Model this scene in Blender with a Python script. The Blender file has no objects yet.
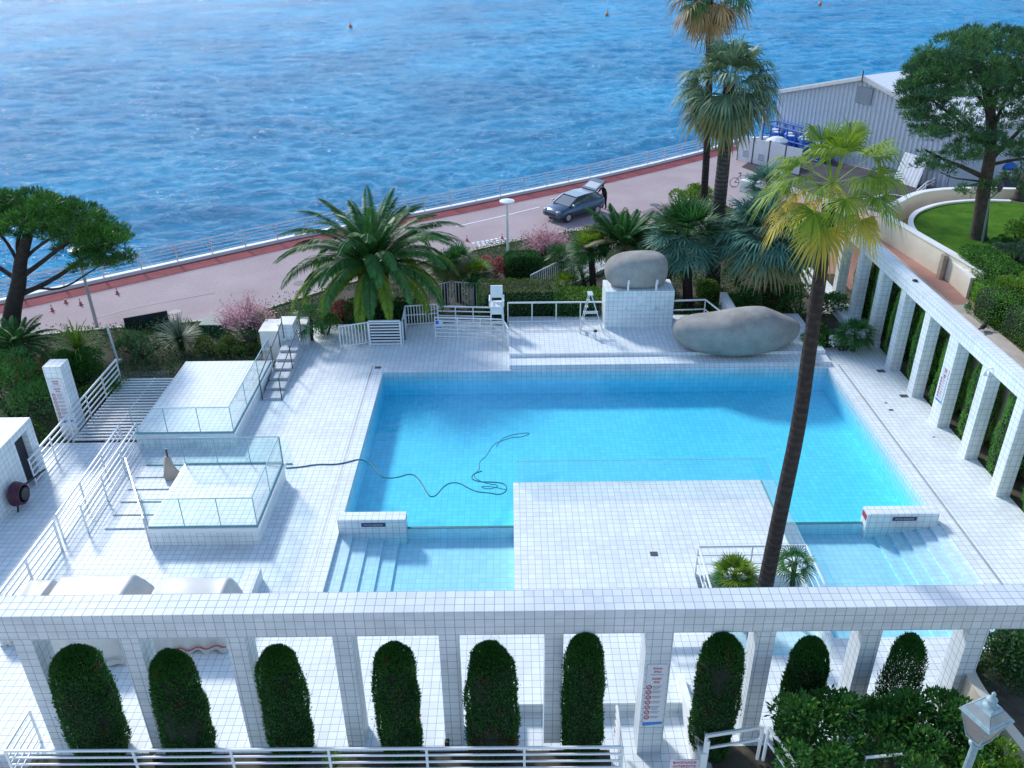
import bpy, bmesh, math, random
import numpy as np
from mathutils import Vector, Matrix

sc = bpy.context.scene
COL = sc.collection
R = math.radians
rnd = random.Random(7)
rng = np.random.default_rng(7)

# ------------------------------------------------------------------ camera
FPX, PITCH, ROLL, CAMH = 856.0, R(28.5), R(0.65), 16.0
_f = Vector((0, math.cos(PITCH), -math.sin(PITCH)))
_r0 = Vector((1, 0, 0)); _u0 = _r0.cross(_f)
_r = _r0 * math.cos(ROLL) - _u0 * math.sin(ROLL)
_u = _u0 * math.cos(ROLL) + _r0 * math.sin(ROLL)
cam = bpy.data.cameras.new('camera'); cam.sensor_width = 36.0; cam.lens = 36.0 * FPX / 1024.0
cam.clip_start = 0.1; cam.clip_end = 3000
camo = bpy.data.objects.new('camera', cam); COL.objects.link(camo)
camo.matrix_world = Matrix(((_r.x, _u.x, -_f.x, 0), (_r.y, _u.y, -_f.y, 0), (_r.z, _u.z, -_f.z, CAMH), (0, 0, 0, 1)))
sc.camera = camo

# ------------------------------------------------------------------ sky, sun, exposure
SUN_AZ, SUN_EL = -35.0, 36.0
w = bpy.data.worlds.new('World'); sc.world = w; w.use_nodes = True
_nt = w.node_tree
_sky = _nt.nodes.new('ShaderNodeTexSky'); _sky.sky_type = 'NISHITA'; _sky.sun_disc = False
_sky.sun_elevation = R(SUN_EL); _sky.sun_rotation = R(SUN_AZ); _sky.altitude = 0
_sky.air_density = 1.0; _sky.dust_density = 0.4; _sky.ozone_density = 1.3
_nt.links.new(_sky.outputs[0], _nt.nodes['Background'].inputs[0])
_nt.nodes['Background'].inputs[1].default_value = 0.15
sun = bpy.data.lights.new('sun', 'SUN'); sun.energy = 2.0; sun.angle = R(8.0); sun.color = (1.0, 0.98, 0.955)
suno = bpy.data.objects.new('sun', sun); COL.objects.link(suno)
S = Vector((math.sin(R(SUN_AZ)) * math.cos(R(SUN_EL)), math.cos(R(SUN_AZ)) * math.cos(R(SUN_EL)), math.sin(R(SUN_EL))))
suno.rotation_euler = S.to_track_quat('Z', 'Y').to_euler(); suno.location = (-40, 60, 60)
sc.view_settings.view_transform = 'Standard'; sc.view_settings.look = 'None'
sc.view_settings.exposure = 0.70; sc.view_settings.gamma = 1.0; sc.view_settings.use_curve_mapping = False
sc.cycles.max_bounces = 8; sc.cycles.transparent_max_bounces = 16; sc.cycles.diffuse_bounces = 3; sc.cycles.glossy_bounces = 3
sc.cycles.caustics_reflective = False; sc.cycles.caustics_refractive = False

# ------------------------------------------------------------------ measuring: a pixel of the photograph to a point on a level or upright plane
def ray(px, py):
    return _f + _r * ((px - 512) / FPX) - _u * ((py - 384) / FPX)
def G(px, py, z=0.0):
    d = ray(px, py); t = (z - CAMH) / d.z
    return Vector((d.x * t, d.y * t, z))
def Yp(px, py, y):
    d = ray(px, py); t = y / d.y
    return Vector((d.x * t, y, CAMH + d.z * t))

# ------------------------------------------------------------------ materials
class NT:
    def __init__(s, name):
        s.m = bpy.data.materials.new(name); s.m.use_nodes = True
        s.t = s.m.node_tree; s.b = s.t.nodes['Principled BSDF']; s.out = s.t.nodes['Material Output']
    def n(s, kind, **kw):
        nd = s.t.nodes.new('ShaderNode' + kind)
        for k, v in kw.items():
            if k.startswith('i_'):
                key = k[2:]; key = int(key) if key.isdigit() else key.replace('_', ' ')
                s.put(nd.inputs[key], v)
            else: setattr(nd, k, v)
        return nd
    def put(s, sock, v):
        if isinstance(v, bpy.types.NodeSocket): s.t.links.new(v, sock)
        elif isinstance(v, bpy.types.Node): s.t.links.new(v.outputs[0], sock)
        else:
            if isinstance(v, tuple) and len(v) == 3 and sock.type == 'RGBA': v = v + (1,)
            sock.default_value = v
    def math(s, op, a, b=None, clamp=False):
        nd = s.n('Math', operation=op); nd.use_clamp = clamp; s.put(nd.inputs[0], a)
        if b is not None: s.put(nd.inputs[1], b)
        return nd.outputs[0]
    def mix(s, fac, a, b):
        nd = s.n('Mix', data_type='RGBA'); s.put(nd.inputs[0], fac); s.put(nd.inputs[6], a); s.put(nd.inputs[7], b)
        return nd.outputs[2]
    def pos(s): return s.n('NewGeometry').outputs['Position']
    def noise(s, scale, detail=3, vec=None, rough=0.5):
        nd = s.n('TexNoise'); nd.inputs['Scale'].default_value = scale; nd.inputs['Detail'].default_value = detail; nd.inputs['Roughness'].default_value = rough
        s.put(nd.inputs['Vector'], vec if vec is not None else s.pos())
        return nd.outputs[0]
    def ramp(s, fac, lo, hi):
        nd = s.n('MapRange'); s.put(nd.inputs[0], fac); nd.inputs[1].default_value = lo; nd.inputs[2].default_value = hi
        return nd.outputs[0]
    def bump(s, h, strength=0.3, dist=0.02):
        nd = s.n('Bump'); nd.inputs['Strength'].default_value = strength; nd.inputs['Distance'].default_value = dist; s.put(nd.inputs['Height'], h)
        s.put(s.b.inputs['Normal'], nd.outputs[0]); return nd
    def base(s, v): s.put(s.b.inputs['Base Color'], v)
    def rough(s, v): s.put(s.b.inputs['Roughness'], v)

def plain(name, col, rough=0.5, metal=0.0, var=0.12, scale=3.0, bump=0.0):
    t = NT(name)
    n = t.noise(scale, 4)
    a = tuple(c * (1 - var) for c in col); b = tuple(min(1, c * (1 + var)) for c in col)
    t.base(t.mix(t.ramp(n, .3, .7), a, b)); t.rough(rough); t.b.inputs['Metallic'].default_value = metal
    if bump: t.bump(t.noise(scale * 12, 3), bump, 0.01)
    return t.m

def tile_mat(name, col, grout, size=0.2, gw=0.006, rough=0.5, off=(0.003, 0.007, 0.011), stain=0.12):
    t = NT(name)
    geo = t.n('NewGeometry'); sp = t.n('SeparateXYZ', i_0=geo.outputs['Position']); sn = t.n('SeparateXYZ', i_0=geo.outputs['Normal'])
    line = None
    for k in range(3):
        u = t.math('ADD', t.math('DIVIDE', sp.outputs[k], size), off[k] / size + 0.37 * (k == 2))
        d = t.math('ABSOLUTE', t.math('SUBTRACT', t.math('FRACT', u), 0.5))
        g = t.math('GREATER_THAN', d, 0.5 - gw / size)
        act = t.math('LESS_THAN', t.math('ABSOLUTE', sn.outputs[k]), 0.6)
        g = t.math('MULTIPLY', g, act)
        line = g if line is None else t.math('MAXIMUM', line, g)
    fl = t.n('VectorMath', operation='FLOOR', i_0=t.n('VectorMath', operation='SCALE', i_0=geo.outputs['Position'], i_Scale=1 / size).outputs[0])
    wn = t.n('TexWhiteNoise', i_Vector=fl.outputs[0])
    v = t.math('MULTIPLY', t.math('SUBTRACT', wn.outputs[0], 0.5), 0.11)
    st = t.math('MULTIPLY', t.math('SUBTRACT', t.noise(0.55, 5), 0.5), stain * 3)
    k = t.math('ADD', t.math('ADD', v, st), 0.97)
    c = t.n('VectorMath', operation='SCALE', i_0=col, i_Scale=k)
    t.base(t.mix(line, c.outputs[0], grout))
    t.rough(t.math('ADD', t.math('MULTIPLY', line, 0.3), rough)); t.b.inputs['Specular IOR Level'].default_value = .3
    t.bump(t.math('SUBTRACT', 1.0, line), 0.25, 0.004)
    return t.m

LEAFK = 1.95
def leaf_mat(name, c0, c1, rough=0.5, trans=0.25):
    t = NT(name)
    geo = t.n('NewGeometry')
    c0 = tuple(min(1, x*LEAFK) for x in c0); c1 = tuple(min(1, x*LEAFK) for x in c1)
    c = t.mix(geo.outputs['Random Per Island'], c0, c1)
    n = t.noise(1.3, 3)
    c = t.mix(t.math('MULTIPLY', t.ramp(n, .35, .7), .45), c, tuple(x * .55 for x in c0))
    t.base(c); t.rough(rough); t.b.inputs['Specular IOR Level'].default_value = .3
    tr = t.n('BsdfTranslucent'); t.put(tr.inputs[0], c)
    mx = t.n('MixShader'); mx.inputs[0].default_value = trans
    t.t.links.new(t.b.outputs[0], mx.inputs[1]); t.t.links.new(tr.outputs[0], mx.inputs[2]); t.t.links.new(mx.outputs[0], t.out.inputs[0])
    return t.m

def schlick(t, f0, normal=None):
    lw = t.n('LayerWeight'); lw.inputs[0].default_value = .5
    if normal is not None: t.put(lw.inputs['Normal'], normal)
    return t.math('ADD', t.math('MULTIPLY', t.math('POWER', lw.outputs['Facing'], 5.0), 1-f0), f0)

def glass_mat(name, tint=(.93, .98, .985), gloss=0.03):
    t = NT(name)
    tr = t.n('BsdfTransparent'); t.put(tr.inputs[0], tint)
    gl = t.n('BsdfGlossy'); gl.inputs['Roughness'].default_value = gloss
    mx = t.n('MixShader'); t.put(mx.inputs[0], schlick(t, .04))
    t.t.links.new(tr.outputs[0], mx.inputs[1]); t.t.links.new(gl.outputs[0], mx.inputs[2]); t.t.links.new(mx.outputs[0], t.out.inputs[0])
    return t.m

MAT = {}
MAT['tile'] = tile_mat('white_tile', (.79, .85, .865), (.36, .41, .47))
MAT['tile_shade_toned'] = tile_mat('white_tile_shade_toned', (.67, .72, .75), (.30, .35, .41), gw=.007, stain=.12)  # white tile toned down in its colour for the beam's shaded front
MAT['tile_grey'] = tile_mat('grey_tile_step', (.55, .58, .61), (.3, .34, .38))
MAT['tile_pool'] = tile_mat('pool_tile', (.60, .88, .95), (.30, .66, .82), gw=.006, rough=.3, stain=.03)
MAT['tile_shallow'] = tile_mat('shallow_pool_tile', (.66, .84, .92), (.36, .62, .74), gw=.006, rough=.3, stain=.03)
MAT['white'] = plain('white_paint', (.80, .82, .83), .35, var=.05)
MAT['white_wall'] = plain('white_render', (.78, .79, .78), .7, var=.06, bump=.1)
MAT['cap'] = plain('pale_stone_cap', (.62, .64, .64), .6, var=.1)
MAT['cream'] = plain('cream_render', (.74, .66, .52), .8, var=.07, scale=1.2, bump=.15)
MAT['plaque'] = plain('brown_marble', (.36, .29, .22), .4, var=.3, scale=4)
MAT['coping'] = plain('beige_stone', (.50, .44, .38), .8, var=.15, scale=2, bump=.2)
MAT['terracotta'] = plain('terracotta_paving', (.46, .24, .19), .85, var=.12, scale=1.5, bump=.2)
def stone_mat():
    t = NT('boulder_stone'); a = t.noise(1.1, 6, None, .65); b = t.noise(26, 5, None, .7); v = t.n('TexVoronoi', feature='DISTANCE_TO_EDGE', i_Vector=t.pos()); v.inputs['Scale'].default_value = 1.3
    c = t.mix(t.ramp(a, .3, .72), (.25, .24, .22), (.44, .425, .40)); c = t.mix(t.math('MULTIPLY', t.ramp(b, .45, .75), .35), c, (.20, .19, .18))
    c = t.mix(t.math('MULTIPLY', t.ramp(v.outputs[0], .012, .0), .25), c, (.16, .15, .14)); t.base(c); t.rough(.95); t.b.inputs['Specular IOR Level'].default_value = .15
    t.bump(t.math('ADD', t.math('MULTIPLY', b, .5), t.math('MULTIPLY', a, 2.0)), .55, .03); return t.m
MAT['boulder'] = stone_mat()
MAT['soil'] = plain('soil', (.070, .062, .045), .95, var=.35, scale=4, bump=.6)
MAT['black'] = plain('black_plastic', (.02, .021, .024), .45)
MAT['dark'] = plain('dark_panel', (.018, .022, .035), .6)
MAT['darkgrey'] = plain('dark_grey_metal', (.07, .075, .08), .45)
MAT['steel'] = plain('steel', (.55, .57, .59), .3, metal=.9)
MAT['alu'] = plain('aluminium', (.62, .64, .66), .4, metal=.6)
MAT['galv'] = plain('grey_pole', (.38, .41, .43), .5, metal=.3)
MAT['red'] = plain('red_paint', (.55, .045, .05), .5)
MAT['redtext'] = plain('red_ink', (.42, .03, .06), .6, var=.02)
MAT['orange'] = plain('cone_orange', (.52, .14, .12), .5)
MAT['bluepaint'] = plain('blue_paint', (.015, .14, .55), .45)
MAT['bluestripe'] = plain('sign_blue', (.03, .22, .62), .5, var=.02)
MAT['greytext'] = plain('grey_ink', (.30, .33, .38), .7, var=.02)
MAT['inkdark'] = plain('dark_ink', (.06, .05, .12), .6, var=.02)
MAT['signwhite'] = plain('sign_board', (.66, .68, .72), .5, var=.03)
MAT['signpink'] = plain('sign_board_pinkish', (.66, .58, .62), .5, var=.03)
MAT['teal'] = plain('teal_hose', (.02, .17, .18), .5)
MAT['greenbox'] = plain('green_plastic', (.03, .10, .08), .5)
MAT['patina'] = plain('pale_blue_grey_paint', (.27, .39, .43), .45, var=.2, scale=9)
MAT['greenpost'] = plain('green_lamp_paint', (.10, .20, .17), .45)
MAT['asphalt'] = plain('service_asphalt', (.060, .055, .062), .9, var=.2, scale=.8)
MAT['bark'] = plain('bark', (.055, .042, .034), .95, var=.4, scale=6, bump=.8)
MAT['barkdark'] = plain('dark_bark', (.030, .024, .022), .95, var=.4, scale=6, bump=.8)
MAT['tarp'] = plain('white_tarpaulin', (.60, .60, .58), .45, var=.07, scale=2)
MAT['cloth_white'] = plain('white_clothes', (.72, .73, .75), .8)
MAT['cloth_black'] = plain('black_clothes', (.012, .012, .015), .9)
MAT['skin'] = plain('skin', (.45, .27, .19), .6)
MAT['hair'] = plain('dark_hair', (.02, .014, .01), .7)
MAT['carpaint'] = plain('car_paint', (.10, .15, .22), .22, metal=.55, var=.03)
MAT['carglass'] = plain('car_glass', (.16, .20, .23), .08, metal=.7, var=.02)
MAT['lampglass'] = plain('lantern_glass', (.36, .33, .29), .25, var=.1)
MAT['glass'] = glass_mat('balustrade_glass')
MAT['glass_edge'] = plain('glass_edge', (.20, .42, .44), .2)
MAT['buoy'] = plain('buoy_paint', (.60, .22, .10), .5)
MAT['duck'] = plain('bird_feathers', (.03, .03, .035), .8)
MAT['beigefig'] = plain('beige_cloth', (.52, .42, .34), .85)

# leaves
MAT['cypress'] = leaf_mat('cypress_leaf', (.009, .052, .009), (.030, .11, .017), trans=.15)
MAT['cypress_lit'] = leaf_mat('cypress_leaf_lit', (.06, .19, .028), (.13, .31, .05), trans=.2)  # cypress leaf with light put into its colour, for the shaded side row
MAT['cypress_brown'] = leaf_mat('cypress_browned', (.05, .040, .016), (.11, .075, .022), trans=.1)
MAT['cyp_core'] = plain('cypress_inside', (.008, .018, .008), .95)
MAT['pine'] = leaf_mat('stone_pine_needles', (.014, .072, .010), (.055, .155, .020), trans=.25)
MAT['pine2'] = leaf_mat('aleppo_pine_needles', (.022, .078, .026), (.075, .165, .050), trans=.25)
MAT['pine_dark'] = leaf_mat('darker_pine_needles', (.010, .045, .012), (.030, .095, .020), trans=.2)  # darker needle tone, mixed in at random clump by clump
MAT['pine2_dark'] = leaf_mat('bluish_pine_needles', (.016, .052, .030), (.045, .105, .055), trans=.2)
MAT['palm'] = leaf_mat('palm_leaf', (.014, .062, .016), (.045, .13, .030), trans=.2)
MAT['palm_blue'] = leaf_mat('blue_palm_leaf', (.035, .105, .080), (.10, .20, .15), trans=.2)
MAT['palm_tall'] = leaf_mat('grey_green_palm_leaf', (.045, .095, .055), (.12, .17, .095), trans=.2)
MAT['palm_fresh'] = leaf_mat('fresh_palm_leaf', (.062, .13, .010), (.17, .235, .024), trans=.3)
MAT['palm_yellow'] = leaf_mat('yellowing_palm_leaf', (.20, .20, .03), (.38, .29, .05), trans=.3)
MAT['palm_dead'] = leaf_mat('dead_palm_leaf', (.16, .11, .055), (.30, .21, .10), trans=.1)
MAT['palm_olive'] = leaf_mat('olive_palm_leaf', (.085, .095, .035), (.18, .165, .07), trans=.2)
MAT['shrub'] = leaf_mat('shrub_leaf', (.014, .064, .012), (.045, .13, .022), trans=.2)
MAT['shrub_bright'] = leaf_mat('bright_shrub_leaf', (.06, .13, .015), (.16, .25, .03), trans=.25)
MAT['shrub_grey'] = leaf_mat('grey_green_leaf', (.06, .09, .07), (.14, .17, .12), trans=.2)
MAT['shrub_olive'] = leaf_mat('olive_leaf', (.075, .085, .025), (.15, .15, .05), trans=.2)
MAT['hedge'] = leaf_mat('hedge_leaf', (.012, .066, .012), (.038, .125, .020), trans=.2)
MAT['hedge_lit_yellow'] = leaf_mat('hedge_lit_yellow_leaf', (.06, .15, .012), (.14, .26, .025), trans=.2)  # yellow-green leaf, also the lit leaf colour on hedge tops
MAT['pinkleaf'] = leaf_mat('tamarisk_blossom', (.30, .17, .20), (.48, .30, .33), trans=.3)
MAT['flower'] = leaf_mat('magenta_flower', (.45, .06, .16), (.62, .14, .26), trans=.3)
MAT['redflower'] = leaf_mat('red_leaf', (.28, .02, .03), (.40, .05, .06), trans=.3)
MAT['whiteflower'] = leaf_mat('white_flower', (.75, .75, .75), (.85, .85, .85), trans=.3)
MAT['twig'] = plain('tamarisk_twig', (.22, .16, .16), .9)

def trunk_mat(name, c0, c1, ring=9.0):
    t = NT(name)
    p = t.n('SeparateXYZ', i_0=t.pos())
    wv = t.math('SINE', t.math('ADD', t.math('MULTIPLY', p.outputs[2], ring * 6.28), t.math('MULTIPLY', t.noise(3, 3), 4)))
    c = t.mix(t.ramp(wv, -1, 1), c0, c1)
    c = t.mix(t.math('MULTIPLY', t.ramp(t.noise(7, 6, None, .7), .42, .62), .75), c, tuple(x * .5 for x in c0))
    t.base(c); t.rough(.95); t.bump(t.math('ADD', wv, t.math('MULTIPLY', t.noise(24, 5), 4)), .8, .03)
    return t.m
MAT['palm_trunk'] = trunk_mat('palm_trunk', (.036, .029, .027), (.060, .048, .043), 5)
MAT['palm_trunk_grey'] = trunk_mat('grey_palm_trunk', (.065, .060, .060), (.12, .108, .10), 5)
MAT['palm_boots'] = trunk_mat('palm_leaf_bases', (.10, .06, .035), (.19, .125, .07), 4)

# ------------------------------------------------------------------ mesh helpers
class MB:
    def __init__(s): s.v = []; s.f = []; s.mi = []; s.cur = 0
    def add(s, vs, fs):
        o = len(s.v); s.v += [tuple(p) for p in vs]
        for f in fs: s.f.append(tuple(i + o for i in f)); s.mi.append(s.cur)
        return s
    def box(s, x0, x1, y0, y1, z0, z1):
        return s.add([(x0,y0,z0),(x1,y0,z0),(x1,y1,z0),(x0,y1,z0),(x0,y0,z1),(x1,y0,z1),(x1,y1,z1),(x0,y1,z1)],
                     [(0,3,2,1),(4,5,6,7),(0,1,5,4),(1,2,6,5),(2,3,7,6),(3,0,4,7)])
    def quad(s, a, b, c, d): return s.add([a, b, c, d], [(0, 1, 2, 3)])
    def bar(s, p, q, wd, ht=None, up=(0, 0, 1)):
        p = Vector(p); q = Vector(q); d = (q - p).normalized(); up = Vector(up)
        if abs(d.dot(up)) > .98: up = Vector((0, 1, 0))
        sd = d.cross(up).normalized(); uu = sd.cross(d).normalized(); ht = ht or wd
        a = sd * (wd / 2); b = uu * (ht / 2)
        return s.add([p-a-b, p+a-b, p+a+b, p-a+b, q-a-b, q+a-b, q+a+b, q-a+b],
                     [(0,1,2,3),(7,6,5,4),(0,4,5,1),(1,5,6,2),(2,6,7,3),(3,7,4,0)])
    def tube(s, pts, r, n=6, cap=True):
        pts = [Vector(p) for p in pts]; m = len(pts); rs = r if isinstance(r, (list, tuple)) else [r] * m
        vs = []; fs = []; prev = None
        for i, p in enumerate(pts):
            d = (pts[min(i+1, m-1)] - pts[max(i-1, 0)])
            d = d.normalized() if d.length > 1e-9 else Vector((0, 0, 1))
            a = prev - d * prev.dot(d) if prev is not None else d.cross(Vector((0, 0, 1)) if abs(d.z) < .9 else Vector((1, 0, 0)))
            if a.length < 1e-6: a = d.cross(Vector((0, 1, 0)))
            a.normalize(); prev = a; b = d.cross(a)
            for k in range(n):
                t = 2 * math.pi * k / n
                vs.append(p + (a * math.cos(t) + b * math.sin(t)) * rs[i])
        for i in range(m - 1):
            for k in range(n):
                k2 = (k + 1) % n
                fs.append((i*n+k, i*n+k2, (i+1)*n+k2, (i+1)*n+k))
        if cap: fs += [tuple(range(n))[::-1], tuple((m-1)*n+k for k in range(n))]
        return s.add(vs, fs)
    def prism(s, poly, z0, z1):
        n = len(poly)
        vs = [(p[0], p[1], z0) for p in poly] + [(p[0], p[1], z1) for p in poly]
        fs = [tuple(range(n))[::-1], tuple(range(n, 2*n))] + [(i, (i+1) % n, n+(i+1) % n, n+i) for i in range(n)]
        return s.add(vs, fs)
    def lathe(s, prof, n=16, c=(0, 0, 0), wob=None):
        vs = []; fs = []
        for i, (r, z) in enumerate(prof):
            for k in range(n):
                t = 2*math.pi*k/n; rr = r * (wob(t, z) if wob else 1)
                vs.append((c[0]+rr*math.cos(t), c[1]+rr*math.sin(t), c[2]+z))
        for i in range(len(prof)-1):
            for k in range(n):
                k2 = (k+1) % n; fs.append((i*n+k, i*n+k2, (i+1)*n+k2, (i+1)*n+k))
        fs += [tuple(range(n))[::-1], tuple((len(prof)-1)*n+k for k in range(n))]
        return s.add(vs, fs)
    def ball(s, c, r, n=16, m=10, fn=None):
        vs = []; fs = []; c = Vector(c)
        rr = (r, r, r) if not isinstance(r, (tuple, list)) else r
        for i in range(m+1):
            th = math.pi*i/m
            for k in range(n):
                ph = 2*math.pi*k/n; d = Vector((math.sin(th)*math.cos(ph), math.sin(th)*math.sin(ph), -math.cos(th)))
                p = Vector((d.x*rr[0], d.y*rr[1], d.z*rr[2]))
                if fn: p = fn(d, p)
                vs.append(c + p)
        for i in range(m):
            for k in range(n):
                k2 = (k+1) % n; fs.append((i*n+k, i*n+k2, (i+1)*n+k2, (i+1)*n+k))
        return s.add(vs, fs)
    def build(s, name, mats, parent=None, smooth=False, origin=None, bevel=0):
        """one mesh object, vertices given in world coordinates; parented pieces are stored relative to their parent"""
        off = Vector((0, 0, 0))
        if parent is not None: off = wloc(parent)
        elif origin is not None: off = Vector(origin)
        elif s.v:
            a = np.array(s.v); off = Vector(((a[:,0].min()+a[:,0].max())/2, (a[:,1].min()+a[:,1].max())/2, a[:,2].min()))
        me = bpy.data.meshes.new(name)
        me.from_pydata([(p[0]-off.x, p[1]-off.y, p[2]-off.z) for p in s.v], [], s.f)
        if not isinstance(mats, (list, tuple)): mats = [mats]
        for m in mats: me.materials.append(MAT[m] if isinstance(m, str) else m)
        if len(mats) > 1: me.polygons.foreach_set('material_index', s.mi)
        if smooth: me.polygons.foreach_set('use_smooth', [True]*len(s.f))
        me.update()
        o = bpy.data.objects.new(name, me); COL.objects.link(o)
        if parent is not None: o.parent = parent
        else: o.location = off
        if bevel:
            bv = o.modifiers.new('bevel', 'BEVEL'); bv.width = bevel; bv.segments = 2; bv.limit_method = 'ANGLE'
        return o

def wloc(o):
    v = Vector(o.location)
    while o.parent is not None: o = o.parent; v += Vector(o.location)
    return v
def tag(o, label, cat, group=None, kind=None):
    if label: o['label'] = label
    if cat: o['category'] = cat
    if group: o['group'] = group
    if kind: o['kind'] = kind
    return o
def thing(name, label, cat, loc=(0, 0, 0), group=None, rotz=0):
    o = bpy.data.objects.new(name, None); COL.objects.link(o); o.location = loc; o.rotation_euler = (0, 0, rotz); o.empty_display_size = .3
    return tag(o, label, cat, group)
def struct(o): o['kind'] = 'structure'; return o
def copy_tree(o, parent=None):
    c = o.copy(); COL.objects.link(c)
    if parent is not None: c.parent = parent
    for ch in list(o.children): copy_tree(ch, c)
    return c
def repeat(o, loc, label, group=None, rotz=None, scale=None):
    c = copy_tree(o); c.location = loc; c['label'] = label
    if group: c['group'] = group
    if rotz is not None: c.rotation_euler = (0, 0, rotz)
    if scale is not None: c.scale = scale
    return c

def leaf_obj(name, B, D, Sd, L, W, mats, parent=None, mi=None, origin=None, core=None):
    """many small rhombic leaves as one mesh: B base points, D directions, Sd side directions"""
    B = np.asarray(B, float); n = len(B)
    off = np.array(wloc(parent)) if parent is not None else (np.array(origin) if origin is not None else np.array([B[:,0].mean(), B[:,1].mean(), B[:,2].min()]))
    L = np.broadcast_to(L, (n,))[:, None]; W = np.broadcast_to(W, (n,))[:, None]
    nv = np.cross(D, Sd)
    mid = B + D*L*.5 + nv*L*.06
    V = np.stack([B, mid+Sd*W*.5, B+D*L, mid-Sd*W*.5], 1).reshape(-1, 3) - off
    nf = n; cv = cf = None
    verts = [tuple(p) for p in V]; faces = [(4*i, 4*i+1, 4*i+2, 4*i+3) for i in range(n)]
    midx = list(mi) if mi is not None else [0]*n
    if core is not None:
        o0 = len(verts); verts += [(p[0]-off[0], p[1]-off[1], p[2]-off[2]) for p in core.v]
        faces += [tuple(i+o0 for i in f) for f in core.f]; midx += [len(mats)-1]*len(core.f)
    me = bpy.data.meshes.new(name); me.from_pydata(verts, [], faces)
    for m in mats: me.materials.append(MAT[m])
    me.polygons.foreach_set('material_index', [int(x) for x in midx]); me.update()
    o = bpy.data.objects.new(name, me); COL.objects.link(o)
    if parent is not None: o.parent = parent
    else: o.location = tuple(off)
    return o
def unit(a): return a / np.maximum(np.linalg.norm(a, axis=-1, keepdims=True), 1e-9)
def rand_dirs(n): return unit(rng.normal(size=(n, 3)))
def side_of(D): return unit(np.cross(D, rand_dirs(len(D))))

FONT_CACHE = {}
def text(s, size, loc, xdir, ydir, mat, parent, name='lettering', align='CENTER', squeeze=1.0):
    cu = bpy.data.curves.new(name, 'FONT'); cu.body = s; cu.size = size; cu.align_x = align; cu.extrude = .002
    tmp = bpy.data.objects.new('tmp_text', cu)
    me = bpy.data.meshes.new_from_object(tmp)
    x = Vector(xdir).normalized() * squeeze; y = Vector(ydir).normalized(); z = Vector(xdir).normalized().cross(y)
    M = Matrix(((x.x, y.x, z.x, loc[0]), (x.y, y.y, z.y, loc[1]), (x.z, y.z, z.z, loc[2]), (0, 0, 0, 1)))
    if parent is not None: M = Matrix.Translation(-wloc(parent)) @ M
    me.transform(M); me.name = name
    bpy.data.objects.remove(tmp); bpy.data.curves.remove(cu)
    me.materials.clear(); me.materials.append(MAT[mat])
    o = bpy.data.objects.new(name, me); COL.objects.link(o); o.parent = parent
    return o
# ================================================================== SETTING
ZP, ZS = -1.0, -5.0          # promenade level, sea level
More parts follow.
